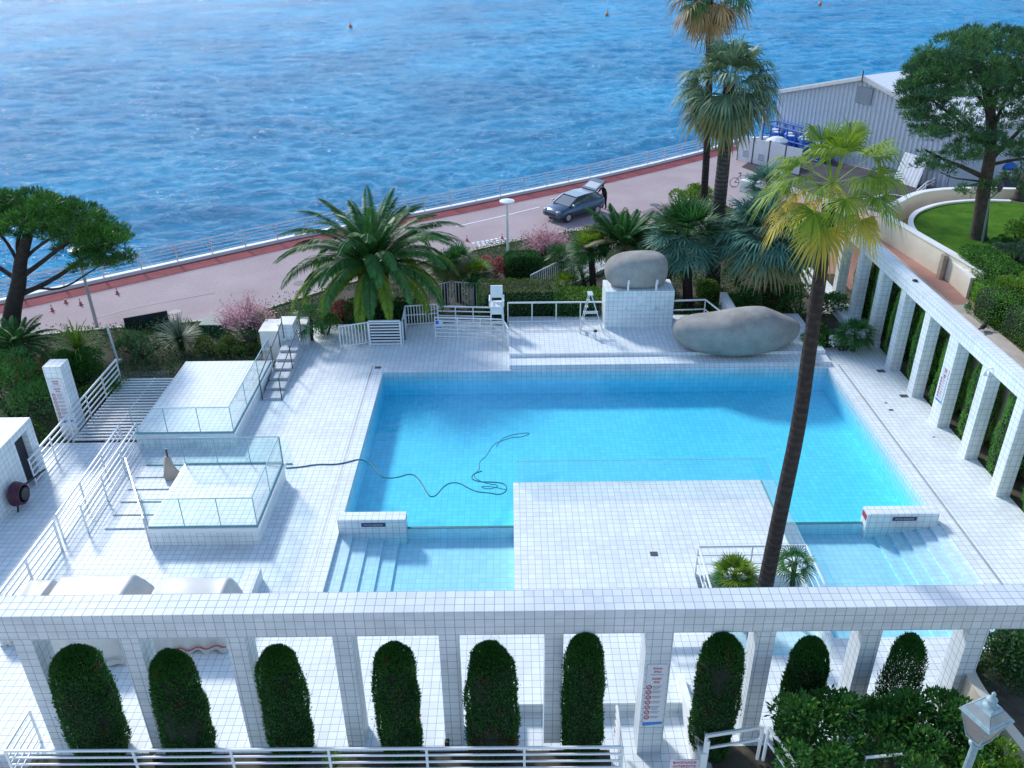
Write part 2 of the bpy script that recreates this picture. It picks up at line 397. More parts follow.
# sea: a fan-shaped sheet with real waves, finer near the shore
def make_sea():
    na, nr = 640, 1000
    ang = np.linspace(R(-44), R(44), na); rad = 32 * (1600 / 32) ** np.linspace(0, 1, nr)
    A, RR = np.meshgrid(ang, rad)
    X = np.sin(A) * RR; Y = np.cos(A) * RR; Z = np.zeros_like(X)
    g = np.random.default_rng(3)
    for i in range(54):
        lam = 1.35 * (7.5 / 1.35) ** (g.random() ** 1.2); th = R(-12) + g.normal() * .55      # crests run roughly across the view
        k = 2*math.pi/lam; kx, ky = k*math.sin(th), k*math.cos(th); ph = g.random()*6.28
        fade = np.clip(1.25 - RR / (lam * 95), 0.0, 1)
        env = np.clip(.5 + .8*np.sin(X*.11/lam**.5*g.uniform(.6, 1.6) + g.random()*6.28)*np.sin(Y*.09/lam**.5*g.uniform(.6, 1.6) + X*.03 + g.random()*6.28), 0, 1.3)
        phs = kx*X + ky*Y + ph + .9*np.sin((ky*X - kx*Y)*.16 + ph*2)
        sharp = 1 - 2*np.abs(np.sin(phs/2))**.85
        Z += .0145 * lam ** .92 * fade * env * sharp
    V = np.stack([X, Y, Z + ZS], -1).reshape(-1, 3)
    idx = np.arange(na*nr).reshape(nr, na)
    F = np.stack([idx[:-1, :-1], idx[:-1, 1:], idx[1:, 1:], idx[1:, :-1]], -1).reshape(-1, 4)
    me = bpy.data.meshes.new('sea'); me.vertices.add(len(V)); me.vertices.foreach_set('co', V.astype(np.float32).ravel())
    me.loops.add(F.size); me.loops.foreach_set('vertex_index', F[:, ::-1].astype(np.int32).ravel())
    me.polygons.add(len(F)); me.polygons.foreach_set('loop_start', np.arange(0, F.size, 4, dtype=np.int32)); me.polygons.foreach_set('loop_total', np.full(len(F), 4, np.int32))
    me.polygons.foreach_set('use_smooth', np.ones(len(F), bool)); me.update(calc_edges=True); me.validate()
    t = NT('sea_water')
    p = t.n('Mapping', i_Vector=t.pos()); p.inputs['Rotation'].default_value = (0, 0, R(-14)); p.inputs['Scale'].default_value = (.7, 1.5, 1)
    n1 = t.noise(.9, 8, p.outputs[0], .68); n2 = t.noise(2.6, 4, p.outputs[0], .6); n3 = t.noise(.045, 3)
    foam = t.math('MULTIPLY', t.ramp(t.noise(.16, 3, p.outputs[0]), .56, .66), t.ramp(t.noise(2.2, 6, p.outputs[0], .75), .585, .64))
    col = (t.mix(foam, t.mix(t.ramp(n3, .35, .68), (.004, .27, .56), (.016, .42, .78)), (.75, .80, .84)))
    n4 = t.noise(.24, 5, p.outputs[0], .6); rdg = lambda a: t.math('SUBTRACT', 1.0, t.math('ABSOLUTE', t.math('SUBTRACT', t.math('MULTIPLY', a, 2.0), 1.0)))
    h = t.math('ADD', t.math('ADD', t.math('MULTIPLY', rdg(n1), .8), t.math('MULTIPLY', rdg(n2), .22)), t.math('MULTIPLY', rdg(n4), .5))
    bp = t.n('Bump'); bp.inputs['Strength'].default_value = 1.0; bp.inputs['Distance'].default_value = .34; t.put(bp.inputs['Height'], h)
    df = t.n('BsdfDiffuse'); t.put(df.inputs[0], col); bp2 = t.n('Bump'); bp2.inputs['Strength'].default_value = 1.0; bp2.inputs['Distance'].default_value = .70; t.put(bp2.inputs['Height'], h); t.put(df.inputs['Normal'], bp2.outputs[0])
    gl = t.n('BsdfGlossy'); gl.inputs['Roughness'].default_value = .09; t.put(gl.inputs['Normal'], bp.outputs[0])
    lw = t.n('LayerWeight'); lw.inputs[0].default_value = .5; t.put(lw.inputs['Normal'], bp.outputs[0])
    mx = t.n('MixShader'); t.put(mx.inputs[0], t.math('ADD', t.math('MULTIPLY', t.math('POWER', lw.outputs['Facing'], 3.2), .36), .02))
    t.t.links.new(df.outputs[0], mx.inputs[1]); t.t.links.new(gl.outputs[0], mx.inputs[2]); t.t.links.new(mx.outputs[0], t.out.inputs[0])
    me.materials.append(t.m)
    o = bpy.data.objects.new('sea', me); COL.objects.link(o); struct(o)
make_sea()

# promenade ground: one sheet from the sea wall to behind the camera
SEAWALL = [(-75, 7.7), (-25.3, 41.0), (-12.9, 50.3), (-3.98, 55.9), (6.67, 63.2), (11.2, 66.7), (15.6, 70.3), (18.6, 73.2), (20.6, 75.0), (22.0, 75.2), (44.7, 87.8), (90, 112)]
def offset_line(pts, d):
    out = []
    for i, p in enumerate(pts):
        a = Vector(pts[max(i-1, 0)]); b = Vector(pts[min(i+1, len(pts)-1)]); t_ = (b-a).normalized(); out.append((p[0]+t_.y*d, p[1]-t_.x*d))
    return out
pr = NT('promenade_paving')
nA = pr.noise(.35, 5); nB = pr.noise(6, 4)
c = pr.mix(pr.ramp(nA, .3, .7), (.36, .28, .29), (.45, .36, .37)); c = pr.mix(pr.math('MULTIPLY', pr.ramp(nB, .4, .75), .25), c, (.19, .16, .17))
pr.base(c); pr.rough(.9); MAT['promenade'] = pr.m
mb = MB(); ring = SEAWALL + [(90, 20), (16.52, 20), (16.52, 39), (13, 36), (-10, 33), (-26, 30), (-75, -20)]
mb.prism(ring[::-1], ZP-.3, ZP)
mb.prism([(90, 20), (16.52, 20), (16.52, 39), (13, 36), (-10, 33), (-26, 30), (-75, -20), (90, -20)], ZP-1.2, ZP-.9)
struct(mb.build('promenade_ground', 'promenade'))
mb = MB()
for a, b, a2, b2 in zip(SEAWALL[:-1], SEAWALL[1:], offset_line(SEAWALL, -.35)[:-1], offset_line(SEAWALL, -.35)[1:]):
    mb.add([(a[0],a[1],ZS-2),(b[0],b[1],ZS-2),(b[0],b[1],ZP+.18),(a[0],a[1],ZP+.18),(a2[0],a2[1],ZS-2),(b2[0],b2[1],ZS-2),(b2[0],b2[1],ZP+.18),(a2[0],a2[1],ZP+.18)],
           [(0,1,2,3),(5,4,7,6),(3,2,6,7)])
tag(mb.build('sea_wall', 'white_wall'), 'long white sea wall with a pale flat kerb along the promenade edge', 'sea wall')
mb = MB(); i0 = offset_line(SEAWALL, .06); i1 = offset_line(SEAWALL, 1.35)
for k in range(0, 7): mb.quad((*i0[k], ZP+.008), (*i1[k], ZP+.008), (*i1[k+1], ZP+.008), (*i0[k+1], ZP+.008))
MAT['redstrip'] = plain('red_strip_paint', (.30, .055, .060), .85, var=.18, scale=1.5)
struct(mb.build('red_path', 'redstrip'))
# road markings: edge line, chequered crossing marks
mb = MB()
def flat_strip(mb, pts, wd, z):
    for a, b in zip(pts[:-1], pts[1:]):
        a = Vector((a[0], a[1], z)); b = Vector((b[0], b[1], z)); n = (b-a).cross(Vector((0, 0, 1))).normalized()*wd/2
        mb.quad(a-n, a+n, b+n, b-n)
e0 = [G(*p, ZP) for p in ((205, 283), (300, 262), (380, 250), (440, 236), (512, 220), (545, 212))]
e1 = [G(*p, ZP) for p in ((380, 282), (430, 270), (480, 262), (535, 249), (565, 240))]
flat_strip(mb, e1, .14, ZP+.012)
flat_strip(mb, [G(*p, ZP) for p in ((455, 227), (512, 214), (540, 207))], .12, ZP+.012)
c0 = G(471, 243, ZP); cx = (G(503, 237, ZP) - c0); cy = (G(480, 247.5, ZP) - c0)
for r_ in range(3):
    for k in range(7):
        a = c0 + cx*(k/7 + (.07 if r_ % 2 else 0)) + cy*(r_/3)
        q = [a, a+cx/11, a+cx/11+cy/5, a+cy/5]; mb.quad(*[(p.x, p.y, ZP+.012) for p in q])
flat_strip(mb, [G(*p, ZP) for p in ((860, 200), (888, 194), (905, 196.5), (930, 200))], .12, ZP+.02)
struct(mb.build('road_markings', 'white'))
mb = MB()
for px_, py_, r_ in ((300, 283, .35), (420, 248, .35), (655, 205, .35), (175, 312, .3)):
    q_ = G(px_, py_, ZP); mb.prism([(q_.x+r_*math.cos(k*.5236), q_.y+r_*math.sin(k*.5236)) for k in range(12)], ZP, ZP+.012)
struct(mb.build('manhole_covers', 'darkgrey'))
MAT['patch'] = plain('asphalt_patch', (.25, .19, .21), .9, var=.2, scale=2)
mb = MB()
for cs in (((335, 268), (378, 260), (384, 266), (342, 274)), ((640, 212), (668, 203), (676, 208), (648, 217)), ((120, 322), (150, 315), (155, 319), (126, 327))):
    mb.add([tuple(G(x, y, ZP+.006)) for x, y in cs], [(0, 1, 2, 3)])
struct(mb.build('road_patches', 'patch'))
mb = MB()
flat_strip(mb, [G(*p, ZP) for p in ((95, 318), (130, 309), (160, 303), (215, 293))], .06, ZP+.012)
struct(mb.build('pavement_joint', 'darkgrey'))
# dark service yard in front of the warehouse
mb = MB(); mb.prism([(22.2, 73.0), (17.9, 66.0), (21.0, 58.5), (24.0, 54), (32, 46), (48, 42), (60, 60), (34, 66), (28.4, 63)][::-1], ZP-.1, ZP+.006)
struct(mb.build('service_yard', 'asphalt'))

# garden beds (soil), one sheet each, stepped above the promenade with a kerb
PROM = [(-26, 34.4), (-18.6, 36.0), (-12.9, 37.0), (-9.25, 40.5), (-4.46, 44.6), (.56, 47.7), (3.6, 49.3), (6.6, 49.0), (9.3, 50.6), (11.5, 53.5), (13.6, 54.6), (15.6, 51), (16.4, 45), (16.4, 40.0)]
mb = MB(); mb.prism((PROM + [(16.4, 32.9), (-9.7, 32.9), (-9.7, 20.0), (-26, 20)])[::-1], ZP-.2, -.42)
struct(mb.build('garden_soil', 'soil'))
mb = MB()
for a, b in zip(PROM[:-1], PROM[1:]): mb.bar((a[0], a[1], -.5), (b[0], b[1], -.5), .16, .3)
struct(mb.build('garden_kerb', 'coping'))

# pool terrace (tiles laid round the pool opening), slab faces
RECTS = [(-16, -5.2, 12.7, 25.5), (-12.95, -5.2, 25.5, 30.6), (-9.7, -5.2, 30.6, 35.3), (-5.2, 12.75, 30.6, 35.3), (12.75, 15.5, 30.6, 32.35), (14.75, 15.5, 32.35, 41),
         (12.75, 15.5, 15.85, 30.6), (-5.2, 0, 12.7, 16.4), (0, 3.9, 13.9, 15.85), (3.9, 7.9, 12.7, 15.3), (7.9, 16.5, 9.0, 15.85), (3.9, 5.0, 15.3, 15.85),
         (0, 5.0, 15.85, 22.8), (5.0, 8.03, 18.25, 22.8), (7.9, 8.03, 15.85, 18.25), (-16.5, 5, 9, 11.95)]
mb = MB()
for a in RECTS: mb.box(a[0], a[1], a[2], a[3], -.45, 0)
mb.box(0, 3.9, 11.95, 13.9, -.8, -.35)
mb.box(3.9, 9.6, 9, 12.7, -.8, -.004)
deck = struct(mb.build('pool_deck', 'tile'))
mb = MB()
mb.box(-5.72, -5.66, 15.9, 31.2, 0, .004); mb.box(13.22, 13.28, 15.9, 30.8, 0, .004)
struct(mb.build('deck_gutter', 'galv'))
mb = MB()
for (x, y), s_ in [((-5.45, 31.0), .13)]+[((G(a_, b_).x, G(a_, b_).y), c_) for a_, b_, c_ in ((881, 371, .16), (904, 396, .15), (886, 403, .05), (891, 410, .08), (934, 437, .04))]:
    mb.box(x-s_, x+s_, y-s_*.75, y+s_*.75, 0, .006)
struct(mb.build('deck_drains', 'darkgrey'))
# raised tiled ledge along the far side of the pool with a step
mb = MB(); mb.box(-.1, 12.9, 30.75, 31.5, 0, .16); mb.box(-.1, 12.9, 31.5, 35.3, 0, .28); mb.box(14.75, 15.5, 32.35, 41, 0, .28)
struct(mb.build('raised_terrace', 'tile'))
mb = MB(); mb.box(-.12, 4.2, 31.36, 31.44, .16, .168); mb.box(-.12, 12.88, 31.52, 31.6, .28, .288)
struct(mb.build('step_nosing', 'cap'))
# pool basin
mb = MB()
mb.box(-5.5, 13.05, 15.6, 30.9, -1.45, -1.12)
mb.box(-5.5, -5.2, 15.6, 30.9, -1.12, -.45); mb.box(12.75, 13.05, 15.6, 30.9, -1.12, -.45)
mb.box(-5.2, 12.75, 30.6, 30.9, -1.12, -.45); mb.box(-5.2, 12.75, 15.6, 15.85, -1.12, -.45)
mb.box(0, 8.03, 15.85, 22.8, -1.12, -.45)
struct(mb.build('pool_basin', 'tile_pool'))
mb = MB()
def shallow(x0, x1, xs, sgn):
    mb.box(x0, x1, 15.85, 20.7, -1.12, -.48)
    for i, x in enumerate(xs):
        a, b = (x0, x) if sgn < 0 else (x, x1)
        mb.box(a, b, 15.85, 20.4, -.48 + .085*i, -.48 + .085*(i+1))
shallow(-5.2, 0, [-3.45, -3.9, -4.35, -4.8], -1); shallow(8.03, 12.75, [10.85, 11.25, 11.65, 12.05, 12.42], 1)
struct(mb.build('shallow_pool', 'tile_shallow'))
mb = MB(); mb.box(-3.2, 0, 20.56, 20.64, -.479, -.075); mb.box(8.03, 10.5, 20.56, 20.64, -.479, -.075)
struct(mb.build('pool_divider_wall', 'tile_pool'))
mb = MB(); mb.box(-3.2, 0, 20.555, 20.645, -.075, -.06); mb.box(8.03, 10.5, 20.555, 20.645, -.075, -.06)
struct(mb.build('pool_divider_strip', 'teal'))
# water
t = NT('pool_water')
tr = t.n('BsdfTransparent'); t.put(tr.inputs[0], (.985, .995, 1))
gl = t.n('BsdfGlossy'); gl.inputs['Roughness'].default_value = .02
bp = t.n('Bump'); bp.inputs['Strength'].default_value = .7; bp.inputs['Distance'].default_value = .04; t.put(bp.inputs['Height'], t.noise(2.2, 3))
t.put(gl.inputs['Normal'], bp.outputs[0])
mx = t.n('MixShader'); t.put(mx.inputs[0], schlick(t, .02, bp.outputs[0])); t.t.links.new(tr.outputs[0], mx.inputs[1]); t.t.links.new(gl.outputs[0], mx.inputs[2])
t.t.links.new(mx.outputs[0], t.out.inputs[0])
va = t.n('VolumeAbsorption'); t.put(va.inputs[0], (.02, .89, .998)); va.inputs[1].default_value = .45
t.t.links.new(va.outputs[0], t.out.inputs[1])
mb = MB(); mb.prism([(-5.22, 15.83), (.02, 15.83), (.02, 22.0), (8.01, 22.0), (8.01, 15.83), (12.77, 15.83), (12.77, 30.62), (-5.22, 30.62)], -1.2, -.09)
struct(mb.build('pool_water', t.m))
# planter pit in the platform
mb = MB(); mb.box(3.9, 8.03, 15.25, 18.3, -1.1, -.55)
struct(mb.build('planter_soil', 'soil'))
mb = MB(); mb.box(-10.6, 2.05, 12.0, 12.69, -.6, -.06); mb.box(15.5, 16.55, 15.86, 41, -.6, -.06); mb.box(12.75, 14.75, 32.35, 36, -.6, -.06); mb.box(4.2, 9.5, 12.0, 12.69, -.5, .01)
struct(mb.build('border_soil', 'soil'))
# tiled slab bounding the ground beyond the left path
mb = MB(); mb.box(-30, -16, 12, 25.6, -.9, -.2)
struct(mb.build('lower_yard', 'tile_shade_toned'))

# ---- right-hand terrace above the colonnade
ZT = 3.0
pw = [G(957, 308, ZT), G(930, 283, ZT), G(898, 260, ZT), G(880, 243, ZT), G(872, 232, ZT)]
pe = [G(985, 308, ZT), G(969, 294, ZT), G(930, 268, ZT), G(900, 248, ZT), G(893, 241, ZT), G(889, 230, ZT), G(889, 220, ZT)]
mb = MB(); mb.prism([(16.56, 6), (60, 6), (60, 30), (34, 40), (27.5, 43.5), (22, 42.6), (18.6, 41.0), (17.6, 39.2), (16.9, 37.8), (16.56, 37)], -1.1, ZT)
struct(mb.build('terrace_ground', 'terracotta'))
mb = MB(); mb.prism([(16.56, 37), (16.9, 37.8), (17.6, 39.2), (16.8, 41.5), (16.56, 42)], -1.1, ZT-.02)
mb.add([(16.56, 40, ZT-.02), (18.2, 40, ZT-.02), (21.0, 57, ZP+.02), (18.6, 57, ZP+.02)], [(0, 1, 2, 3)])
struct(mb.build('access_ramp', 'terracotta'))
LAWN_Z = 3.75
inner = [(1024, 318), (1000, 300), (973, 280), (948, 258), (917, 236), (910, 226), (911, 218), (919, 211), (941, 204), (975, 201), (1010, 202), (1040, 205)]
IN = [G(x, y, LAWN_Z) for x, y in inner]
t = NT('lawn'); nA = t.noise(.8, 5, None, .65); nB = t.noise(11, 5, None, .7)
c = t.mix(t.ramp(nA, .36, .64), (.035, .13, .008), (.11, .23, .018)); c = t.mix(t.math('MULTIPLY', t.ramp(nB, .35, .7), .5), c, (.018, .06, .004)); t.base(c); t.rough(1.0); t.b.inputs['Specular IOR Level'].default_value = .1; t.bump(nB, .6, .03); MAT['lawn'] = t.m
mb = MB(); mb.prism([(p.x, p.y) for p in IN] + [(60, IN[-1].y), (60, 6), (18.6, 6), (18.6, 24)], ZT-.1, LAWN_Z)
struct(mb.build('lawn', 'lawn'))
# ================================================================== WALLS, COLONNADES, BUILDINGS
def wall_strip(mb, pts, th, z0, z1, cap=None):
    """an upright wall of even thickness along a plan line"""
    a = offset_line(pts, -th/2); b = offset_line(pts, th/2); n = len(pts)
    zz = z1 if isinstance(z1, (list, tuple)) else [z1]*n
    vs = []; fs = []
    for i in range(n): vs += [(*a[i], z0), (*b[i], z0), (*b[i], zz[i]), (*a[i], zz[i])]
    for i in range(n-1):
        o = 4*i; p = o+4
        fs += [(o+1, p+1, p+2, o+2), (o+2, p+2, p+3, o+3), (o+3, p+3, p, o), (o, p, p+1, o+1)]
    fs += [(0, 1, 2, 3), (4*n-1, 4*n-2, 4*n-3, 4*n-4)]
    mb.add(vs, fs)

def sign_board(root, c, xd, yd, wd, ht, name='rules_sign', pic=True):
    """bathing rules: red heading lines, seven red ringed symbols beside grey lines, blue wave at the foot"""
    c = Vector(c); xd = Vector(xd).normalized(); yd = Vector(yd).normalized(); n = xd.cross(yd)
    def P(u, v, k=0): return c + xd*(u*wd) + yd*(v*ht) + n*k
    def rect(mb, u0, u1, v0, v1, k): mb.quad(P(u0, v0, k), P(u1, v0, k), P(u1, v1, k), P(u0, v1, k))
    mb = MB(); mb.add([P(-.5, -.5, -.008), P(.5, -.5, -.008), P(.5, .5, -.008), P(-.5, .5, -.008), P(-.5, -.5, .008), P(.5, -.5, .008), P(.5, .5, .008), P(-.5, .5, .008)],
                      [(3,2,1,0),(4,5,6,7),(0,1,5,4),(1,2,6,5),(2,3,7,6),(3,0,4,7)])
    s = mb.build(name, 'signwhite', root)
    for v, tx, sz in ((.435, 'PISCINE NON', .052), (.385, 'SURVEILLEE', .052), (.27, 'REGLEMENT', .062), (.215, 'PISCINE', .062)):
        text(tx, sz*ht*.8, P(.02, v-.01, .011), xd, yd, 'redtext', s, squeeze=min(1.0, wd/ht*1.75))
    mb = MB(); rect(mb, -.3, .34, .335, .347, .0105)
    for i in range(7):
        v = .135 - i*.083
        mb.build('small_print', 'greytext', s) if i == 0 else None
        mb = MB()
        for j in range(2 if i not in (0, 4) else 3): rect(mb, -.14 if j else -.16, .30 - .07*((i*3+j) % 3), v+.018-j*.024, v+.030-j*.024, .0105)
        mb.build('small_print', 'greytext', s)
    mb = MB()
    for i in range(7):
        v = .135 - i*.083; cc = P(-.33, v+.008, .0115); rr = .028*ht; pts = [cc + xd*rr*math.cos(2*math.pi*k/16) + yd*rr*math.sin(2*math.pi*k/16) for k in range(17)]
        mb.tube(pts, .006*ht/1.0, 4); mb.bar(pts[2], pts[10], .008*ht, .004)
    mb.build('prohibition_symbol', 'redtext', s)
    mb = MB(); mb.add([P(-.5, -.5, .0125), P(.5, -.47, .0125), P(.5, -.43, .0125), P(.1, -.435, .0125), P(-.5, -.44, .0125)], [(0, 1, 2, 3, 4)])
    mb.build('blue_wave', 'bluestripe', s)
    return s

# near colonnade
near = thing('tiled_colonnade', 'white tiled colonnade whose long beam crosses in front of the pool', 'colonnade', (-.5, 13.05, 0))
mb = MB(); mb.box(-12.6, 11.9, 12.78, 13.4, 3.3, 3.92); mb.build('beam', 'tile_shade_toned', near)
for k in range(-4, 6):
    x = -1.55 + 2.16*k; mb = MB()
    if k == 2: mb.box(2.68, 3.22, 12.785, 13.38, -.4, 3.3)
    else: mb.box(x, x+.38, 12.83, 13.35, 0, 3.3)
    mb.build('pillar', 'tile_shade_toned', near)
pt = Yp(655, 664, 12.78); pb = Yp(651, 725, 12.78)
tag(sign_board(None, (2.95, 12.77, (pt.z+pb.z)/2), (1, 0, 0), (0, 0, 1), .42, pt.z-pb.z), 'tall pool rules sign with red symbols on a pillar of the near colonnade', 'sign')

# right colonnade
rc = thing('tiled_colonnade', 'white tiled colonnade along the pool side below the garden terrace', 'colonnade', (15.3, 28, 0))
mb = MB(); mb.box(15.05, 15.44, 13.42, 38.6, 3.34, 3.92); mb.build('beam', 'tile', rc)
mb = MB(); mb.box(15.0, 15.05, 13.42, 38.6, 3.80, 3.925); mb.build('beam_lip', 'tile', rc)
RP_Y = [15.2, 17.4, 19.6, 21.75, 23.85, 25.9, 28.1, 30.25, 32.45, 34.7, 36.9]
for i, y in enumerate(RP_Y):
    mb = MB(); z0 = .28 if y > 32.3 else 0
    if i == 5: mb.box(15.055, 15.5, y, y+.62, z0, 3.34)
    else: mb.box(15.07, 15.52, y, y+.42, z0, 3.34)
    mb.build('pillar', 'tile', rc)
tag(sign_board(None, (15.045, 26.2, 1.55), (0, -1, 0), (0, 0, 1), .42, 1.35), 'tall pool rules sign on a pillar below the garden terrace', 'sign')
l = thing('wall_lamp', 'small white lamp clipped under the beam of the colonnade below the terrace', 'lamp', (14.95, 23.7, 3.4))
mb = MB(); mb.tube([(15.04, 23.7, 3.5), (14.9, 23.7, 3.48), (14.85, 23.7, 3.36)], .025); mb.build('arm', 'white', l)
mb = MB(); mb.lathe([(.03, 0), (.09, -.12), (.09, -.14)], 10, (14.85, 23.7, 3.4)); mb.build('shade', 'white', l)

# terrace retaining wall with a beige coping next to the beam
rw = thing('retaining_wall', 'beige retaining wall with a stone coping behind the terrace colonnade', 'wall', (16.6, 28, 0))
mb = MB(); mb.box(16.5, 16.7, 6, 38.2, -.1, 3.0); mb.build('wall_face', 'cream', rw)
mb = MB(); mb.box(16.42, 16.62, 29.6, 38.2, 3.0, 3.1); mb.box(16.3, 17.1, 6, 29.6, 3.0, 3.1); mb.build('coping', 'coping', rw)
# garden parapet curving round the lawn
gw = thing('garden_parapet', 'cream rendered parapet sweeping round the lawn beside the red path', 'wall', (19, 36, ZT))
ZW = 4.05
ol = [G(x, y, ZW) for x, y in ((975, 279), (960, 271), (937, 255), (912, 231), (899, 219), (895, 210), (898, 202.5), (909, 196), (926, 191), (957, 188.4), (1009, 189), (1060, 192))]
def smooth(pts, k=2):
    for _ in range(k):
        o = [pts[0]]
        for a, b in zip(pts[:-1], pts[1:]): o += [a*.75+b*.25, a*.25+b*.75]
        pts = o + [pts[-1]]
    return pts
OL = smooth([Vector(p) for p in ((18.0, 30.3), (17.86, 31.2), (17.5, 33.7), (17.15, 36.4), (16.97, 37.6), (17.2, 38.6))] + [Vector((p.x, p.y)) for p in ol[6:]])
mb = MB(); wall_strip(mb, [tuple(p) for p in OL], .24, -1.0, ZW); mb.build('wall_face', 'cream', gw)
mb = MB(); wall_strip(mb, [tuple(p) for p in OL], .32, ZW, ZW+.05); mb.build('coping', 'white_wall', gw)
iw = thing('lawn_kerb_wall', 'low pale wall edging the lawn inside the garden parapet', 'wall', (19.5, 35, ZT))
IL = smooth([Vector((p.x, p.y)) for p in IN[2:11]])
mb = MB(); wall_strip(mb, [tuple(p) for p in IL], .2, ZT-.05, LAWN_Z+.06); mb.build('wall_face', 'cream', iw)
mb = MB(); wall_strip(mb, [tuple(p) for p in IL], .22, LAWN_Z+.06, LAWN_Z+.09); mb.build('coping', 'white_wall', iw)
a, b = Vector((*OL[3], 0)), Vector((*OL[7], 0)); d = (b-a).normalized(); n = Vector((-d.y, d.x, 0))
mb = MB(); p0 = G(938, 263, 3.5); mb.box(17.34, 17.50, 32.4, 32.7, 2.9, 4.02)
tag(mb.build('stone_gatepost', 'plaque', bevel=.02), 'short brown marble post against the cream parapet', 'post')

# near right planter wall (cream, curved) with soil
pwall = [(10.05, 13.6), (9.72, 13.35), (9.55, 12.9), (9.55, 12.2), (9.75, 11.0), (9.9, 9.6), (10.0, 8.0)]
PW = smooth([Vector(p) for p in pwall])
pl = thing('planter_wall', 'cream curved planter wall below the round clipped shrub', 'planter', (9.7, 11, 0))
mb = MB(); wall_strip(mb, [tuple(p) for p in PW], .22, -.2, 2.0); mb.build('wall_face', 'cream', pl)
mb = MB(); mb.prism([tuple(p) for p in PW] + [(12.5, 8), (12.5, 13.6)], 1.2, 1.82)
struct(mb.build('planter_earth', 'soil'))

# two raised plinths with glass balustrades
def plinth(name, label, x0, x1, y0, y1, z, sides, gz=1.0):
    t_ = thing(name, label, 'plinth', ((x0+x1)/2, (y0+y1)/2, 0))
    mb = MB(); mb.box(x0, x1, y0, y1, 0, z-.14); mb.build('base', 'tile', t_)
    mb = MB(); mb.box(x0-.06, x1+.06, y0-.06, y1+.06, z-.14, z); mb.build('top_slab', 'white', t_); mb = MB(); mb.box(x0-.03, x1+.03, y0-.03, y1+.03, z, z+.006); mb.build('paving', 'tile', t_)
    for s in sides:
        if s in 'FB':
            yy = y0+.02 if s == 'F' else y1-.02; n = 3
            for i in range(n):
                mb = MB(); a = x0+(x1-x0)*i/n+.012; b = x0+(x1-x0)*(i+1)/n-.012; mb.box(a, b, yy-.008, yy+.008, z, z+gz); mb.build('glass_panel', 'glass', t_)
            mb = MB(); mb.bar((x0, yy, z+.03), (x1, yy, z+.03), .03, .06); mb.build('base_rail', 'glass_edge', t_)
            mb = MB(); mb.bar((x0, yy, z+gz+.008), (x1, yy, z+gz+.008), .03, .02); mb.build('top_edge', 'glass_edge', t_)
            for i in range(n+1):
                xj = x0+(x1-x0)*i/n; mb = MB(); mb.bar((xj, yy, z+.05), (xj, yy, z+gz), .02, .02); mb.build('glass_joint', 'glass_edge', t_)
        else:
            xx = x1-.02 if s == 'R' else x0+.02; n = max(2, round((y1-y0)/1.7))
            for i in range(n):
                mb = MB(); a = y0+(y1-y0)*i/n+.012; b = y0+(y1-y0)*(i+1)/n-.012; mb.box(xx-.008, xx+.008, a, b, z, z+gz); mb.build('glass_panel', 'glass', t_)
            mb = MB(); mb.bar((xx, y0+.04, z+.03), (xx, y1-.04, z+.03), .03, .06); mb.build('base_rail', 'glass_edge', t_)
            mb = MB(); mb.bar((xx, y0+.04, z+gz+.008), (xx, y1-.04, z+gz+.008), .03, .02); mb.build('top_edge', 'glass_edge', t_)
            for i in range(1, n+1):
                yj = y0+(y1-y0)*i/n; mb = MB(); mb.bar((xx, yj-.02, z+.05), (xx, yj-.02, z+gz), .02, .02); mb.build('glass_joint', 'glass_edge', t_)
    return t_
plinth('glass_railed_plinth', 'raised white tiled plinth with glass on two sides beside the stairs', -13.0, -9.6, 25.15, 30.6, .55, 'FR')
plinth('glass_railed_plinth', 'raised white tiled plinth fully ringed with glass near the hose', -10.55, -7.4, 19.8, 23.1, .65, 'FRB')
# glass screens beside the near plinth
gs = thing('glass_screen', 'pale glass screen with a steel rail guarding the low steps by the plinth', 'glass screen', (-11.5, 21.5, 0))
for i in range(3):
    a = Vector((-10.6, 19.75, 0)).lerp(Vector((-12.35, 22.9, 0)), i/3+.01); b = Vector((-10.6, 19.75, 0)).lerp(Vector((-12.35, 22.9, 0)), (i+1)/3-.01)
    mb = MB(); mb.add([(a.x, a.y, .06), (b.x, b.y, .06), (b.x, b.y, 1.0), (a.x, a.y, 1.0), (a.x+.012, a.y+.008, .06), (b.x+.012, b.y+.008, .06), (b.x+.012, b.y+.008, 1.0), (a.x+.012, a.y+.008, 1.0)], [(0,1,2,3),(5,4,7,6),(3,2,6,7),(0,4,5,1)])
    mb.build('glass_panel', 'glass', gs)
mb = MB(); mb.tube([(-10.6, 19.75, 1.03), (-12.35, 22.9, 1.03)], .025); mb.tube([(-10.6, 19.75, 0), (-10.6, 19.75, 1.03)], .025); mb.tube([(-12.35, 22.9, 0), (-12.35, 22.9, 1.03)], .025); mb.build('handrail', 'steel', gs)
gs = thing('glass_screen', 'long clear glass screen standing across the gap between the two plinths', 'glass screen', (-9.6, 24.2, 0))
for i in range(3):
    mb = MB(); mb.box(-12.3+i*1.65, -10.68+i*1.65, 24.0, 24.014, .04, .95); mb.build('glass_panel', 'glass', gs)
mb = MB(); mb.bar((-12.3, 24.007, .02), (-7.4, 24.007, .02), .04, .04); mb.build('base_rail', 'glass_edge', gs)
# low tiled steps between plinth and path
mb = MB()
for i in range(5): mb.box(-12.3, -10.62, 20.6+i*.62, 21.2+i*.62, .0, .05+.035*i)
tag(mb.build('low_steps', 'tile'), 'shallow white tiled steps between the plinth and the ramp', 'steps')

